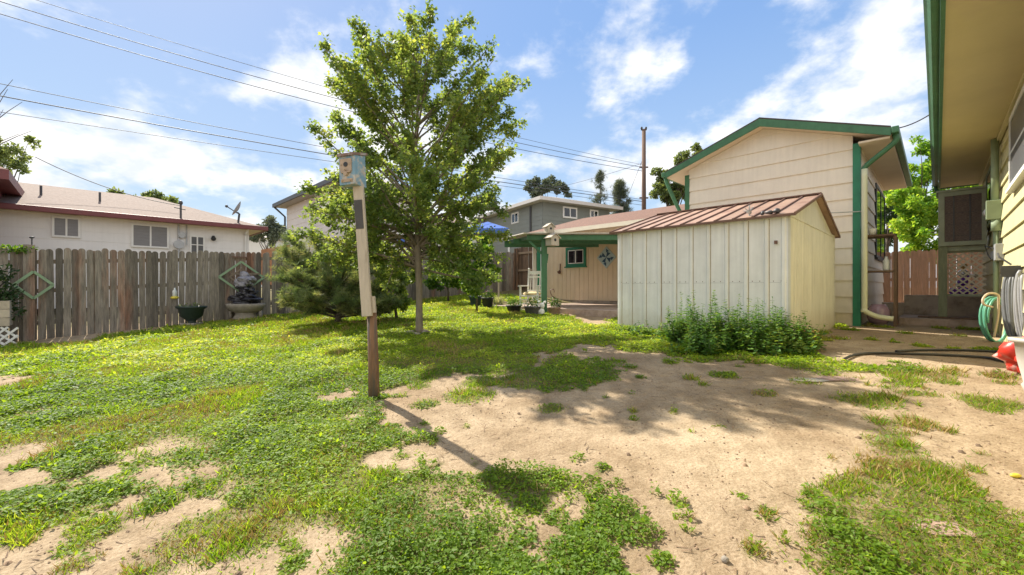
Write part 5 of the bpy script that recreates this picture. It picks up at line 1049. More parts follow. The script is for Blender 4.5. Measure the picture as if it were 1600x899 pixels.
def gwin(fr_, px0, px1, py0, py1, axis_dir, out_):
    # intersect pixel rays with the wall plane
    o_ = Vector((cc.x, cc.y)); d_ = Vector((math.cos(rotG), math.sin(rotG))) if axis_dir == 'x' else Vector((-math.sin(rotG), math.cos(rotG)))
    def hit(px_): k = (px_ - 800) / F; return (k * o_.y - o_.x) / (d_.x - k * d_.y)
    t0, t1 = sorted((hit(px0), hit(px1))); dm = o_.y + d_.y * (t0 + t1) / 2
    return window(GH, fr_, t0, t1, EYE + (450 - py1) / F * dm, EYE + (450 - py0) / F * dm, out_, WHITE, GLASS, .09, .06, (.5,), (), False)
gwin(f1, 879, 901, 324.5, 342, 'x', -1); gwin(f1, 921, 934, 329, 342, 'x', -1); gwin(f2, 800, 811, 333, 350, 'y', +1)

# distant houses with brown roofs glimpsed left of the grey house, and beyond the fence corner
def farhouse(name, px0, px1, pye, pyr, d, wallm, roofm, label, wh=3.0):
    a = W(px0, pye, d); b_ = W(px1, pye, d); zr2 = W(px0, pyr, d).z
    T = thing(name, label, 'house', ((a.x + b_.x) / 2, d, 1)); m = MB(); m.box(a.x + .4, b_.x - .4, d + .4, d + 7, .5, a.z); m.build('wall', wallm, T)
    m = MB(); dpt = 7.4; m.add([(a.x, d, a.z), (b_.x, d, a.z), (b_.x, d + dpt, a.z), (a.x, d + dpt, a.z), (a.x + 1.5, d + dpt / 2, zr2 + .6), (b_.x - 1.5, d + dpt / 2, zr2 + .6)], [(0, 1, 5, 4), (1, 2, 5), (2, 3, 4, 5), (3, 0, 4), (0, 3, 2, 1)]); m.build('roof', roofm, T); return T
farhouse('brown_roof_house', 610, 735, 352, 336, 34, WSID, mat('mauve_shingles', (.28, .19, .17), .9, .15, 8), 'distant house with mauve brown roof glimpsed through the maple')
T = farhouse('small_white_house', 376, 420, 372, 358, 40, WSID, GRROOF, 'tiny distant white house between the ranch house and the pine')
# orange neighbour fence bit
m = MB(); a = W(408, 391, 15.5); b_ = W(452, 383, 14.2); m.prism([(a.x, a.y, 1.4), (b_.x, b_.y, 1.4), (b_.x, b_.y, b_.z), (a.x, a.y, a.z)], (0.0, .05, 0)); tag(m.build('orange_fence', ORANGEF), 'orange brown fence piece showing above the grey fence left of the pine', 'fence')
# blue canopy with white legs
c = W(762, 362, 20); T = thing('blue_canopy', 'blue canopy on white legs behind the fence in front of the grey house', 'canopy', (c.x, c.y, 1.2))
w_ = 1.0; m = MB(); zc_ = c.z
m.add([(c.x - w_, c.y - w_, zc_), (c.x + w_, c.y - w_, zc_), (c.x + w_, c.y + w_, zc_), (c.x - w_, c.y + w_, zc_), (c.x, c.y, zc_ + .45), (c.x - w_, c.y - w_, zc_ - .22), (c.x + w_, c.y - w_, zc_ - .22), (c.x + w_, c.y + w_, zc_ - .22), (c.x - w_, c.y + w_, zc_ - .22)], [(0, 1, 4), (1, 2, 4), (2, 3, 4), (3, 0, 4), (0, 5, 6, 1), (1, 6, 7, 2), (2, 7, 8, 3), (3, 8, 5, 0)]); m.build('cover', BLUE, T)
for sx in (-1, 1):
    for sy in (-1, 1): m = MB(); m.tube([(c.x + sx * w_, c.y + sy * w_, 1), (c.x + sx * w_, c.y + sy * w_, zc_ - .05)], .035, 6); m.build('leg', WHITE, T)
# blue ball seen through the tree
c = W(627, 378, 16.5); m = MB(); m.ball(c, .16, 14); T = thing('blue_lantern', 'small bright blue globe on a stake beyond the maple', 'globe', (c.x, c.y, 1.0)); m.build('globe', BLUE, T, True); m = MB(); m.tube([(c.x, c.y, .9), c], .015, 6); m.build('stake', DGREY, T)

# ------------------------------------------------------------------ utility pole and wires
dP = 27; pt_ = W(1006, 203, dP); T = thing('utility_pole', 'tall dark brown utility pole standing left of the garage gable', 'utility pole', (pt_.x, dP, .8))
m = MB(); m.tube([(pt_.x, dP, .5), (pt_.x, dP, pt_.z)], [.17, .12], 12); m.build('pole', WOODP, T, True)
for py_ in (262, 310): z = W(0, py_, dP).z; m = MB(); m.bar((pt_.x - .28, dP, z), (pt_.x + .28, dP, z), .08, .08); m.build('crossarm', WOODP, T)
for sx in (-.14, .14): m = MB(); m.lathe((pt_.x + sx, dP, pt_.z), [(.05, -.05), (.05, .03), (.08, .06), (.05, .1), (.07, .13), (.03, .17)], 10); m.build('insulator', DGREY, T, True)
def wire(name, ptsx, dl, pl, label, r_=.014, d_end=dP):
    # plan line from (px=pl, depth dl) to the pole; heights fitted through the seen points
    a = Vector(((pl - 800) / F * dl, dl)); b_ = Vector((pt_.x, d_end)); dd = b_ - a; T_, Zs = [], []
    for px_, py_ in ptsx:
        k = (px_ - 800) / F; t = (k * a.y - a.x) / (dd.x - k * dd.y); T_.append(t); Zs.append(EYE + (450 - py_) / F * (a.y + dd.y * t))
    cf = np.polyfit(T_, Zs, min(2, len(T_) - 1)); m = MB(); pts = []
    for i in range(41):
        t = i / 40; pts.append((a.x + dd.x * t, a.y + dd.y * t, float(np.polyval(cf, t))))
    m.tube(pts, r_, 6); tag(m.build(name, WIRE), label, 'cable', 'overhead cables to the utility pole')
wire('overhead_cable', [(55, 0), (520, 140), (800, 213), (1003, 258)], 13, -420, 'topmost thin overhead cable leaving the top edge of the photo', .010)
wire('overhead_cable', [(0, 3), (520, 153), (800, 222), (1003, 262)], 13, -420, 'second overhead cable from the top, starting in the upper left corner', .015)
wire('overhead_cable', [(0, 22), (500, 163), (800, 231), (1003, 268)], 13, -420, 'third overhead cable from the top', .015)
wire('overhead_cable', [(0, 132), (500, 228), (800, 283), (1003, 312)], 13, -420, 'fourth overhead cable, upper of the lower three', .012)
wire('overhead_cable', [(0, 151), (520, 242), (800, 289), (1003, 315)], 13, -420, 'thick fifth overhead cable, middle of the lower three', .019)
wire('overhead_cable', [(0, 175), (520, 255), (860, 300), (1003, 322)], 13, -420, 'lowest of the six overhead cables crossing to the pole', .011)
def cable(p, q_, sag, r_, label):
    p = Vector(p); q_ = Vector(q_); m = MB(); m.tube([p.lerp(q_, i / 16) - Vector((0, 0, sag * 4 * (i / 16) * (1 - i / 16))) for i in range(17)], r_, 6); tag(m.build('service_cable', WIRE), label, 'cable')
cable(W(55, 246, 15), W(283, 322, 17.2), .25, .014, 'service cable dropping to the mast on the white ranch house')
cable((pt_.x, dP, W(0, 255, dP).z), W(860, 296, 36), .1, .012, 'thin cable running down left from the utility pole')
cable((pt_.x, dP, W(0, 245, dP).z), (pt_.x - 2.5, dP + 4, 1.5), 0, .012, 'steep guy wire beside the utility pole')
cable(HF @ Vector((UR0 + .3, VE0 + .3, ZE + .12)), HF @ Vector((12, 0.1, ZS + .9)), .12, .012, 'cable crossing the gap between the garage roof and the yellow house')

# ------------------------------------------------------------------ trees
def limb(m, a, b_, r0, r1, bend=.12, k=6):
    a = Vector(a); b_ = Vector(b_); L_ = (b_ - a).length; off = Vector((random.gauss(0, 1), random.gauss(0, 1), random.gauss(0, .5))) * bend * L_ * .5; c = a.lerp(b_, .5) + off + Vector((0, 0, bend * L_ * .4))
    pts = [(1 - t) ** 2 * a + 2 * t * (1 - t) * c + t * t * b_ for t in [i / k for i in range(k + 1)]]
    m.tube(pts, [r0 + (r1 - r0) * i / k for i in range(k + 1)], 6, cap=True); return pts
def maple():
    B = G(655, 520); d = B.y
    T = thing('maple_tree', 'young maple tree with airy upright crown in the middle of the lawn', 'tree', B)
    m = MB(); fork = W(651, 350, d); trunkp = [B + Vector((0, 0, -.05)), W(655, 470, d), W(654, 420, d), fork, W(648, 290, d), W(650, 220, d), W(655, 130, d), W(658, 70, d)]
    rs = [.078, .062, .066, .058, .046, .036, .022, .008]; trunkp = [p if i == 0 else p for i, p in enumerate(trunkp)]
    m.tube(smoothpath(trunkp, 4), list(np.interp(np.linspace(0, 7, 29), range(8), rs)), 10)
    tips = [(640, 24, 0), (731, 24, .1), (681, 50, -.5), (657, 38, .4), (587, 52, .2), (559, 52, -.3), (614, 52, .7), (702, 58, .6), (765, 84, -.2), (540, 82, .4), (532, 104, -.6), (795, 116, .3), (507, 122, 0), (813, 148, -.4), (507, 165, .5), (813, 188, .2), (504, 210, -.3), (796, 222, .5), (789, 255, -.5), (775, 290, .3),
            (500, 262, .4), (488, 300, -.2), (477, 340, .3), (480, 372, -.4), (505, 398, .2), (545, 415, -.6), (580, 440, .5), (610, 455, -.3), (775, 330, -.3), (788, 368, .1), (778, 405, -.2), (748, 440, .2), (715, 415, -.6), (770, 435, .5), (640, 430, .8), (700, 380, -.9), (690, 340, .9), (530, 330, -.9), (560, 290, .9), (520, 360, .8),
            (640, 90, 1.2), (690, 110, -1.2), (600, 120, -1.3), (740, 140, 1.0), (560, 150, -1.0), (770, 180, -1.0), (620, 170, 1.5), (700, 200, 1.5), (560, 220, 1.3), (660, 240, -1.6), (730, 250, -1.4), (600, 260, -1.5), (540, 250, .9), (760, 230, 1.2), (640, 300, 1.5), (590, 330, -1.3), (710, 300, -1.5), (740, 340, 1.0), (560, 380, 1.0), (600, 390, 1.3), (650, 160, -.9), (720, 90, -.7), (575, 90, -.6), (610, 200, .8), (690, 160, .6), (750, 400, .6), (735, 370, -.5), (530, 195, .3), (570, 180, .6), (780, 160, .3)]
    for _ in range(22): tips.append((random.gauss(655, 70), random.uniform(90, 330), random.gauss(0, 1.0)))
    for _ in range(16): tips.append((random.uniform(500, 775), random.uniform(290, 425), random.gauss(0, .9)))
    tips += [(520, 130, .2), (545, 115, -.2), (560, 90, .1), (575, 70, .3), (530, 150, -.4), (550, 165, .5), (790, 140, -.2), (780, 125, .3), (800, 170, .1), (750, 110, .4), (745, 70, 0), (735, 50, .2), (800, 205, .1), (770, 205, -.5), (640, 60, .2), (625, 75, -.3), (520, 190, .1), (515, 235, .3)]
    for _ in range(8): tips.append((random.uniform(478, 600), random.uniform(270, 400), random.gauss(0, .5)))
    PL, DL, NL = [], [], []; spine = smoothpath(trunkp, 4)
    for px_, py_, dd in tips:
        tip = W(px_, py_, d); tip.y += dd; 
        tz = tip.z; 
        # attach point on the trunk
        rad = math.hypot(tip.x - B.x, tip.y - d); za = max(B.z + 1.25, min(tz - .9 * rad - .1, EYE + (450 - 110) / F * d))
        if tz < 3.2: za = random.uniform(B.z + 1.15, B.z + 2.1) if tz < 2.6 else random.uniform(B.z + 1.4, tz)
        a = min(spine, key=lambda p: abs(p.z - za)); r0 = .012 + .018 * max(0, 1 - (za - 1.5) / 4.5)
        pts = limb(m, a, tip, r0, .004, .16, 8)
        Ln = (tip - a).length; nt_ = int(8 + Ln * 6)
        for i in range(nt_):
            t = random.uniform(.25, 1.0) ** .8; p = pts[min(int(t * 8), 7)].lerp(pts[min(int(t * 8) + 1, 8)], (t * 8) % 1)
            dr = Vector((random.gauss(0, 1), random.gauss(0, 1), random.gauss(.25, .6))).normalized(); out_ = (tip - a).normalized(); dr = (dr + out_ * .8).normalized(); ln = random.uniform(.12, .36) * (1.15 - .6 * t)
            q_ = p + dr * ln; m.tube([p, q_], [.005, .002], 4, cap=False)
            nl = int(15 + ln * 74)
            for j in range(nl):
                s_ = random.uniform(.15, 1.1); PL.append(p.lerp(q_, s_) + Vector((random.gauss(0, .045), random.gauss(0, .045), random.gauss(0, .045)))); DL.append(dr * .6 + Vector((random.gauss(0, .8), random.gauss(0, .8), random.gauss(-.35, .5))))
    m.build('trunk', BARK, T, True)
    PL = np.array([tuple(p) for p in PL]); DL = np.array([tuple(p) for p in DL]); n = len(PL); NL = randdirs(n) * .8 + np.array([0, 0, .75])
    scatter('crown', *LOBED, PL, bases(DL, NL), rng.uniform(.035, .08, n), rng.random(n), MAPLE, T); print('maple leaves', n)
    # low sprouts on the trunk
    return T
maple()
# stones round the maple foot
for i, (px_, py_, r_, lb) in enumerate(((642, 521, .07, 'flat pale stone left of the maple foot'), (651, 524, .06, 'small brown stone in front of the maple foot'), (664, 520, .075, 'larger grey stone right of the maple foot'))):
    P = G(px_, py_); m = MB(); m.ball(P + Vector((0, 0, .015)), r_, 12, .25, (1.2, .9, .5), i); tag(m.build('stone', STONE, smooth=True), lb, 'stone', 'stones at the maple foot')

def pine():
    B = G(527, 505); d = B.y; B.z -= .03
    T = thing('mugo_pine', 'low spreading pine with grey green needles left of the maple', 'pine', B)
    m = MB(); PL, DL = [], []
    tips = []
    for px_, py_, dd in ((450, 375, 0), (480, 372, .4), (505, 380, -.4), (540, 372, .3), (438, 400, .2), (462, 398, -.5), (495, 405, .6), (530, 410, -.6), (570, 395, .3), (595, 420, 0), (440, 430, -.2), (447, 455, .3), (470, 440, -.8), (500, 440, -1.0), (540, 440, -1.0), (580, 440, -.6), (610, 450, .3), (620, 475, -.1), (595, 478, -.7), (560, 470, -1.0), (520, 468, -1.1), (480, 470, -.9), (455, 478, -.3), (500, 420, 1.0), (550, 420, 1.0), (580, 400, .9), (470, 420, .9), (520, 390, 0), (560, 450, .9), (620, 440, .8), (480, 460, .9), (450, 415, .8), (600, 490, .1), (575, 488, -.4), (470, 486, 0)):
        t_ = W(px_, py_, d); t_.y += dd; tips.append(t_)
    lows = [B + Vector((random.uniform(-.1, .1), random.uniform(-.1, .1), random.uniform(.1, .5))) for _ in range(8)]
    m.tube([B, B + Vector((.05, 0, .3)), B + Vector((0, 0, .7)), B + Vector((-.05, 0, 1.1))], [.08, .06, .05, .02], 8)
    for tp in tips:
        a = B + Vector((0, 0, max(.15, min(.8, (tp.z - B.z) * .45)))); pts = limb(m, a, tp, .028, .008, .2, 8)
        for i in range(46):
            t = random.uniform(.3, 1); p = pts[min(int(t * 8), 7)].lerp(pts[min(int(t * 8) + 1, 8)], (t * 8) % 1)
            dr = (Vector((random.gauss(0, 1), random.gauss(0, 1), random.gauss(.7, .5))) + (tp - a).normalized()).normalized(); ln = random.uniform(.1, .34); q_ = p + dr * ln; m.tube([p, q_], [.008, .004], 4, cap=False)
            for j in range(5): PL.append(p.lerp(q_, .3 + .75 * j / 4)); DL.append(dr + Vector((0, 0, .3)))
    for ci in range(10):   # candles at the branch ends stay inside the same mesh
        pass
    m.build('trunk', DBARK, T, True)
    PL = np.array([tuple(p) for p in PL]); DL = np.array([tuple(p) for p in DL]); n = len(PL); print('pine tufts', n)
    PL = PL[PL[:, 2] > gz(PL[:, 0], PL[:, 1]) + .02] if False else PL
    scatter('crown', TUFTV, TUFTF, PL, bases(DL, randdirs(n)), rng.uniform(.095, .16, n), np.repeat(rng.random(n // 5 + 1), 5)[:n], NEEDLE, T)
pine()
def tree(name, label, px, d, blobs, n, size, m_, trunkr=.15, bark=DBARK, shape=OVAL, limbs=True, grp=None, dr=.9):
    """blobs: (px, py, r_px) clumps at depth d with depth scatter"""
    zg_ = max(g1((px - 800) / F * d, d), .5); B = Vector(((px - 800) / F * d, d, zg_)); T = thing(name, label, 'tree', B, 0, grp); m = MB()
    cs, rs = [], []
    mx_ = max(b_[2] for b_ in blobs) * d / F
    for bx_, by_, br_ in blobs:
        c = W(bx_, by_, d); c.y += random.uniform(-1, 1) * mx_ * dr; cs.append(c); r_ = br_ * d / F; rs.append((r_, r_, r_ * .85))
    zt = max(c.z for c in cs); hub = B.lerp(Vector((np.mean([c.x for c in cs]), d, zt)), .35)
    m.tube([B, hub, Vector((cs[0].x * .5 + hub.x * .5, d, hub.z * .5 + zt * .5))], [trunkr, trunkr * .75, trunkr * .3], 8)
    for c in cs: limb(m, hub.lerp(Vector((hub.x, hub.y, zt)), random.uniform(0, .4)), c, trunkr * .3, trunkr * .06, .1, 5)
    m.build('trunk', bark, T, True)
    # sub-clumps give an uneven outline
    sc_, sr_ = [], []
    for c, r_ in zip(cs, rs):
        for _ in range(9):
            dd = Vector(randdirs(1)[0]); q_ = c + Vector((dd.x * r_[0], dd.y * r_[1], dd.z * r_[2])) * random.uniform(.4, 1.0); k = random.uniform(.22, .45); sc_.append(q_); sr_.append(tuple(a * k for a in r_))
    leafball('crown', sc_, sr_, n, size, m_, T, shape=shape, hollow=.1); return T
def conifer(name, label, px, pyt, d, halfw, n, m_=SPRUCE, lean=0, grp=None, gap=.25):
    zb = .8; top = W(px, pyt, d); B = Vector((top.x, d, zb)); T = thing(name, label, 'tree', B, 0, grp); m = MB(); m.tube([B, top], [.16, .02], 8); Hh = top.z - zb; hw = halfw * d / F
    PL, DL = [], []; nb = 70
    for i in range(nb):
        t = (i + random.random()) / nb; z = zb + Hh * (.25 + .73 * t); r_ = hw * (1 - t) ** .75 * random.uniform(.45, 1.15) + .12
        if random.random() < gap and t < .9: continue
        a = random.uniform(0, 6.28); e_ = Vector((math.cos(a) * r_, math.sin(a) * r_, r_ * random.uniform(-.15, .25))); p = Vector((top.x, d, z)); m.tube([p, p + e_], [.03, .008], 4, cap=False)
        for j in range(int(n / nb)):
            s_ = random.uniform(.2, 1.05); PL.append(p + e_ * s_ + Vector((random.gauss(0, .13), random.gauss(0, .13), random.gauss(-.03, .09)))); DL.append(e_.normalized() + Vector((random.gauss(0, .5), random.gauss(0, .5), random.gauss(0, .4))))
    for j in range(40): PL.append(Vector((top.x + random.gauss(0, .06), d + random.gauss(0, .06), top.z - random.random() * .8))); DL.append(Vector((random.gauss(0, .5), random.gauss(0, .5), .7)))
    m.build('trunk', DBARK, T, True); PL = np.array([tuple(p) for p in PL]); DL = np.array([tuple(p) for p in DL]); k = len(PL)
    scatter('crown', TUFTV, TUFTF, PL, bases(DL, randdirs(k)), rng.uniform(.22, .4, k), rng.random(k), m_, T)
GF = 'trees beyond the houses'
tree('broad_evergreen', 'dark round topped evergreen behind the left part of the grey house roof', 855, 38, [(838, 292, 14), (858, 284, 14), (874, 292, 13), (850, 305, 20), (825, 298, 8), (886, 302, 8)], 7500, .19, SPRUCE, grp=GF)
conifer('spruce_tree', 'pale thin spruce right of the broad evergreen', 938, 268, 36, 24, 1300, gap=.4, grp=GF)
conifer('spruce_tree', 'dark pointed spruce just left of the utility pole', 969, 283, 32, 28, 2600, grp=GF, gap=.15)
tree('poplar_tree', 'green airy tree with upright tips between the utility pole and the garage', 1045, 26, [(1030, 300, 16), (1050, 270, 13), (1065, 250, 12), (1040, 285, 14), (1075, 265, 12), (1060, 300, 16), (1028, 268, 8), (1085, 235, 7), (1090, 240, 8), (1045, 310, 16), (1062, 285, 16), (1070, 300, 14)], 13000, .14, DULL, grp=GF)
tree('dark_shrub_tree', 'dark tree mass behind the maple near the grey house', 755, 30, [(720, 300, 18), (740, 285, 18), (755, 305, 16), (768, 318, 10), (700, 320, 18)], 6000, .17, SPRUCE, grp=GF)
tree('hazy_pine', 'greyish pine between the ranch house and the pale two storey house', 425, 30, [(412, 362, 12), (425, 352, 14), (436, 362, 12), (405, 372, 10), (430, 372, 14), (398, 368, 7)], 5000, .16, SPRUCE, grp=GF)
for px_, py_, lb in ((180, 300, 'small treetop peeking over the ranch roof, leftmost of the row'), (225, 306, 'treetop over the ranch roof, second of the row'), (245, 306, 'treetop over the ranch roof left of the service mast'), (270, 315, 'treetop over the ranch roof beside the service mast')):
    tree('distant_tree', lb, px_, 34, [(px_, py_, 8), (px_ + 6, py_ + 5, 6), (px_ - 7, py_ + 6, 6)], 600, .22, DULL, grp='treetops over the ranch roof')
tree('ash_tree', 'leafy tree at the left edge above the ranch roof', -15, 23, [(5, 235, 20), (25, 245, 18), (40, 262, 12), (15, 268, 16), (-15, 240, 30), (48, 225, 10), (-10, 275, 20)], 4200, .17, DULL)
T = thing('bare_tree', 'bare leafless twigs reaching in at the left edge among the cables', 'tree', W(-90, 420, 16)); m = MB()
b0 = W(-90, 420, 16); 
for q_ in ((20, 125), (12, 140), (35, 160), (5, 172), (-20, 110), (50, 205), (30, 210)): limb(m, b0 + Vector((0, 0, 3)), W(*q_, 16), .04, .006, .15, 7)
m.tube([b0, b0 + Vector((0, 0, 3.2))], [.12, .05], 8); m.build('branches', DBARK, T)
BTREE = leafmat('yellow_green_leaf', (0.11, 0.25, 0.03), (0.24, 0.40, 0.05), (0.36, 0.46, 0.08), 0.55, 1.0, tw=1.7)  # yellow green foliage colours
tree('bright_tree', 'tall bright green tree filling the gap between garage and yellow house', 1430, 16.5, [(1440, 230, 16), (1455, 250, 22), (1430, 290, 26), (1460, 300, 30), (1410, 330, 26), (1445, 345, 34), (1400, 370, 22), (1470, 360, 30), (1480, 270, 24), (1500, 330, 30), (1440, 390, 30), (1430, 262, 10), (1395, 345, 22), (1520, 300, 30), (1420, 300, 24), (1450, 270, 24), (1465, 240, 16), (1415, 360, 26), (1460, 330, 34), (1400, 310, 20)], 30000, .115, BTREE, trunkr=.1)
tree('bright_shrub', 'leafy shrub showing between soffit end and cooler top', 1520, 15.5, [(1500, 292, 16), (1525, 290, 16), (1540, 300, 14)], 2400, .10, BTREE, trunkr=.06)
tree('dark_tree', 'dark green tree right behind the garage downspout', 1385, 20, [(1388, 300, 18), (1385, 340, 20), (1392, 370, 20), (1380, 280, 14)], 4200, .15, leafmat('dark_green_leaf', (.02, .05, .015), (.045, .09, .025), None, .2), trunkr=.12)  # dark green foliage colours
# bushes behind the lawn along the back
tree('back_bush', 'green bush under the maple by the back fence', 700, 14.2, [(690, 430, 18), (715, 440, 16), (735, 435, 16), (672, 445, 14)], 2600, .10, BRIGHT, trunkr=.04)
tree('back_bush', 'dense bush behind the birdhouse post right of the pine', 620, 10.2, [(600, 440, 24), (625, 450, 22), (610, 475, 18), (590, 465, 20), (635, 475, 12)], 5200, .085, MAPLE, trunkr=.04)
tree('hanging_foliage_bush', 'yellow green leafy bush at the right side of the maple by the flower pots', 745, 11.5, [(735, 420, 22), (755, 400, 20), (765, 430, 16), (740, 445, 16), (725, 390, 18), (760, 375, 14)], 4200, .10, BRIGHT, trunkr=.03)

# ------------------------------------------------------------------ mint shrubs in front of the shed
def mint(name, spots, label):
    P0 = G(*spots[0][:2]); T = thing(name, label, 'shrub', P0); m = MB(); PL, DL, NL, SZ = [], [], [], []
    for px_, py_, h_, spread, cnt in spots:
        P = G(px_, py_)
        for _ in range(cnt):
            b_ = P + Vector((random.gauss(0, spread), random.gauss(0, spread * .8), 0)); b_.z = g1(b_.x, b_.y); hh = h_ * random.choice((random.uniform(.5, .95), random.uniform(.5, .95), random.uniform(.9, 1.35))); tp = b_ + Vector((random.gauss(0, .06), random.gauss(0, .06), hh)); m.tube([b_, b_.lerp(tp, .5) + Vector((random.gauss(0, .015), 0, 0)), tp], [.004, .003, .001], 4, cap=False)
            k = int(hh / .035)
            for i in range(k):
                t = (i + .6) / k; p = b_.lerp(tp, t); s_ = .095 * (1.15 - t * .8); a = random.uniform(0, 3.14) if i % 2 else random.uniform(1.5, 4.6)
                for q_ in (0, math.pi): dv_ = Vector((math.cos(a + q_), math.sin(a + q_), random.gauss(.15, .3))); PL.append(p); DL.append(dv_); SZ.append(s_ * random.uniform(.8, 1.3))
    m.build('stems', mat('green_stem', (.09, .14, .04), .7, .1, 5), T)
    PL = np.array([tuple(p) for p in PL]); DL = np.array([tuple(p) for p in DL]); n = len(PL); print(name, n)
    scatter('leaves', *OVAL, PL, bases(DL, randdirs(n) * .45 + np.array([0, 0, 1])), np.array(SZ), rng.random(n), MINT, T)
mint('mint_shrub', [(1085, 540, .62, .17, 46), (1075, 530, .42, .15, 30), (1110, 545, .42, .15, 45), (1060, 540, .3, .12, 30), (1130, 545, .46, .14, 40), (1095, 550, .28, .16, 50)], 'bushy green shrub with upright spikes at the middle of the shed front')
mint('mint_shrub', [(1170, 545, .56, .14, 46), (1195, 545, .42, .14, 40), (1220, 543, .44, .13, 40), (1248, 545, .40, .12, 36), (1150, 548, .35, .14, 40), (1180, 550, .28, .16, 50), (1225, 550, .26, .14, 40), (1262, 548, .26, .1, 20)], 'bushy green shrub with upright spikes at the right end of the shed front')
mint('weed_clump', [(1005, 522, .2, .1, 14), (1030, 525, .18, .09, 12), (980, 518, .12, .1, 10)], 'low weed clump at the left foot of the shed front')

# ------------------------------------------------------------------ lawn and weeds
def sample(n, ymin, ymax, power):
    """points over the yard ground, denser near the camera"""
    y = ymin * (ymax / ymin) ** (rng.random(n)) if power == 0 else (ymin ** power + rng.random(n) * (ymax ** power - ymin ** power)) ** (1 / power)
    x = (rng.random(n) * 2 - 1) * 1.33 * y
    return x, y
def ok(x, y):
    u, v = ca * x + sa * y, -sa * x + ca * y; return (v < VF - .1) & (v > VW + .1) & ~((u > 8.9) & (v < 10.6) & (v > 4.9)) & ~((u > 11.5) & (v > 1.1))
x, y = sample(1250000, 1.55, 16.5, .75); D_ = density(x, y); g_ = ok(x, y)
keep = (rng.random(len(x)) < D_ * .95) & g_; x, y, D_ = x[keep], y[keep], D_[keep]
kind_n = fbm(x * 1.1, y * 1.1, 77); hn = fbm(x * 3.1, y * 3.1, 91)
isleaf = rng.random(len(x)) < np.clip((kind_n - .34) / .22, .12, .92)
isleaf &= ~((x > 1.6) & (y < 4.5) & (rng.random(len(x)) < .85))
dist = np.hypot(x, y)
def place(x, y, hgt): return np.stack([x, y, gz(x, y) + .007 * (fbm(x * 9, y * 9, 61, 3) - .5) + hgt], -1)
xi, yi = x[isleaf], y[isleaf]; n = len(xi); di = dist[isleaf]; hh = (.008 + .075 * np.clip((hn[isleaf] - .35) * 2.2, 0, 1)) * rng.random(n) ** .7 * np.clip(D_[isleaf], .4, 1)
nr = randdirs(n) * .55 + np.array([0, 0, 1.0]); dr = randdirs(n) * np.array([1, 1, .35])
sz = (.015 + .0027 * di) * rng.uniform(.45, 1.0, n) ** 1 * rng.choice([1, 1, 1.25, 1.7], n)
far = y > 6.2
o = scatter('lawn_weeds', *OVAL, place(xi, yi, hh), bases(dr, nr), sz, np.clip(rng.random(n) * .7 + .4 * sstep(yi, 4.2, 7) - .1 - .25 * ((fbm(xi * .9, yi * .9, 13) > .52) & (yi < 5)), 0, 1), LWEED, kind='stuff'); tag(o, 'low clover like leafy weeds covering the lawn', 'ground cover'); print('leaves', n)
bx, by = x[~isleaf], y[~isleaf]; n = len(bx); db = dist[~isleaf]
dr = randdirs(n) * np.array([.75, .75, .3]) + np.array([0, 0, .75]); straw = (rng.random(n) < (.10 + .35 * (fbm(bx * 2.3, by * 2.3, 44) > .55) + .15 * ((bx > 1.5) & (by < 4.5))))
sz = (.021 + .0036 * db) * rng.uniform(.5, 1.5, n) * (.8 + .5 * (fbm(bx * 3, by * 3, 66) > .55))
BP = place(bx, by, -.004); BB = bases(dr, randdirs(n))
BLW = (np.array(BLADE[0]) * np.array([1.15, 1, 1])).tolist()
o = scatter('lawn_grass', BLW, BLADE[1], BP[~straw], BB[~straw], sz[~straw], rng.random(n)[~straw], LAWN, kind='stuff'); tag(o, 'short green grass blades over the lawn', 'grass')
o = scatter('dry_grass', BLW, BLADE[1], BP[straw], BB[straw], sz[straw] * 1.15, rng.random(n)[straw], DRY, kind='stuff'); tag(o, 'dry straw coloured grass among the green', 'dry grass'); print('blades', n)
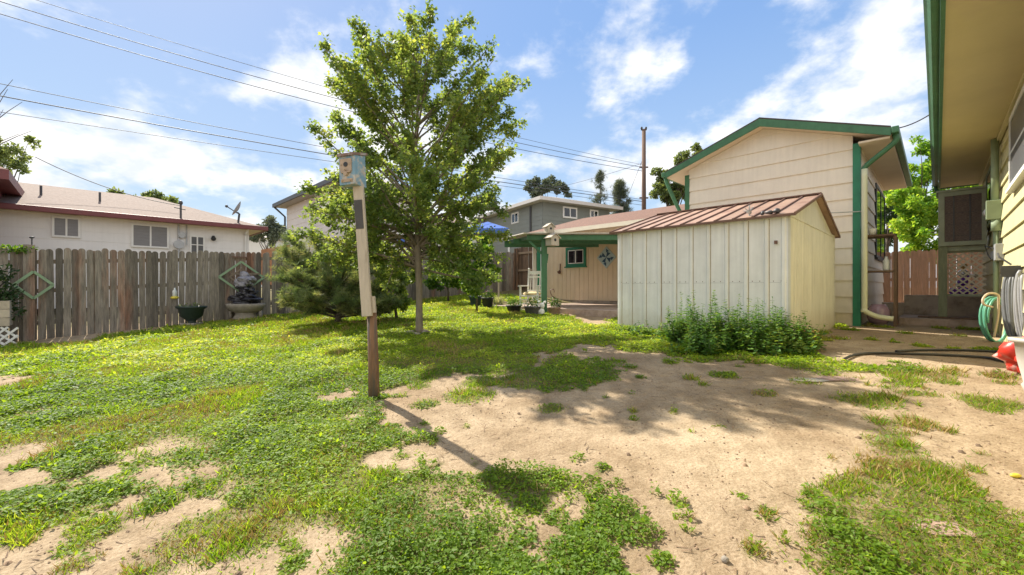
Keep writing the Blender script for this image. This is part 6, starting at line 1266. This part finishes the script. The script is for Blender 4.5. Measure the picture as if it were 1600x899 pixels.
# fine green blades mixed into the weedy patch at the lower right
# scattered debris and pebbles
x, y = sample(9000, 1.6, 8, .9); D_ = density(x, y); k = ok(x, y) & (rng.random(len(x)) < .8 - .6 * D_) & (fbm(x * 1.3, y * 1.3, 17) > .42); x, y = x[k], y[k]; n = len(x)
PEB = ([(-.5, -.4, 0), (.5, -.5, 0), (.55, .4, 0), (-.4, .5, 0), (-.25, -.2, .45), (.3, -.2, .5), (.25, .25, .42), (-.2, .25, .38)], [(0, 1, 5, 4), (1, 2, 6, 5), (2, 3, 7, 6), (3, 0, 4, 7), (4, 5, 6, 7)])
dr = randdirs(n) * np.array([1, 1, .1]); o = scatter('pebbles', *PEB, place(x, y, 0), bases(dr, np.array([[0, 0, 1.0]] * n) + randdirs(n) * .2), rng.uniform(.004, .014, n) * (1 + 1.2 * (rng.random(n) > .96)), rng.random(n), mat('pebble_brown', (.24, .16, .10), .9, .3, 30, rnd=.45), kind='stuff'); tag(o, 'small brown clods and pebbles on the bare dirt', 'pebbles')
x, y = sample(5200, 1.6, 8, .9); k = ok(x, y) & (fbm(x * 1.1, y * 1.1, 29) > .47); x, y = x[k], y[k]; n = len(x)
dr = randdirs(n) * np.array([1, 1, .15]); o = scatter('twig_litter', *BLADE, place(x, y, .003), bases(dr, np.array([[0, 0, 1.0]] * n) + randdirs(n) * .3), rng.uniform(.02, .075, n), rng.random(n), mat('twig_brown', (.16, .10, .06), .9, .3, 30, rnd=.4), kind='stuff'); tag(o, 'broken twigs and dead leaf litter on the dirt', 'twigs')
# flagstones and small stray things
P = G(1312, 592); m = MB(); m.ball(P, .16, 16, .18, (1.4, .8, .07), 4); tag(m.build('flagstone', PINKST), 'flat pink flagstone half buried right of the pale one', 'flagstone')
P = G(1262, 594); m = MB(); m.ball(P, .13, 16, .18, (1.5, .7, .07), 7); tag(m.build('flagstone', mat('pale_stone', (.34, .31, .26), .9, .15, 9)), 'flat pale whitish flagstone among weeds in the middle of the dirt', 'flagstone')
P = G(1470, 824); m = MB(); m.ball(P, .1, 16, .15, (1.5, .8, .1), 9); tag(m.build('flagstone', PINKST), 'pinkish buried flagstone in the grass at lower right', 'flagstone')
P = G(1133, 878); m = MB(); m.ball(P + Vector((0, 0, .008)), .016, 10, .3, (1, 1, .8), 2); tag(m.build('stone', STONE, smooth=True), 'dark round pebble alone on the dirt near the bottom edge', 'stone')
P = G(1587, 747); m = MB(); m.ball(P + Vector((0, 0, .012)), .02, 10, .1, (1.5, .8, .6), 2); tag(m.build('yellow_toy', YELL, smooth=True), 'small yellow plastic piece on the dirt at the right edge', 'toy')
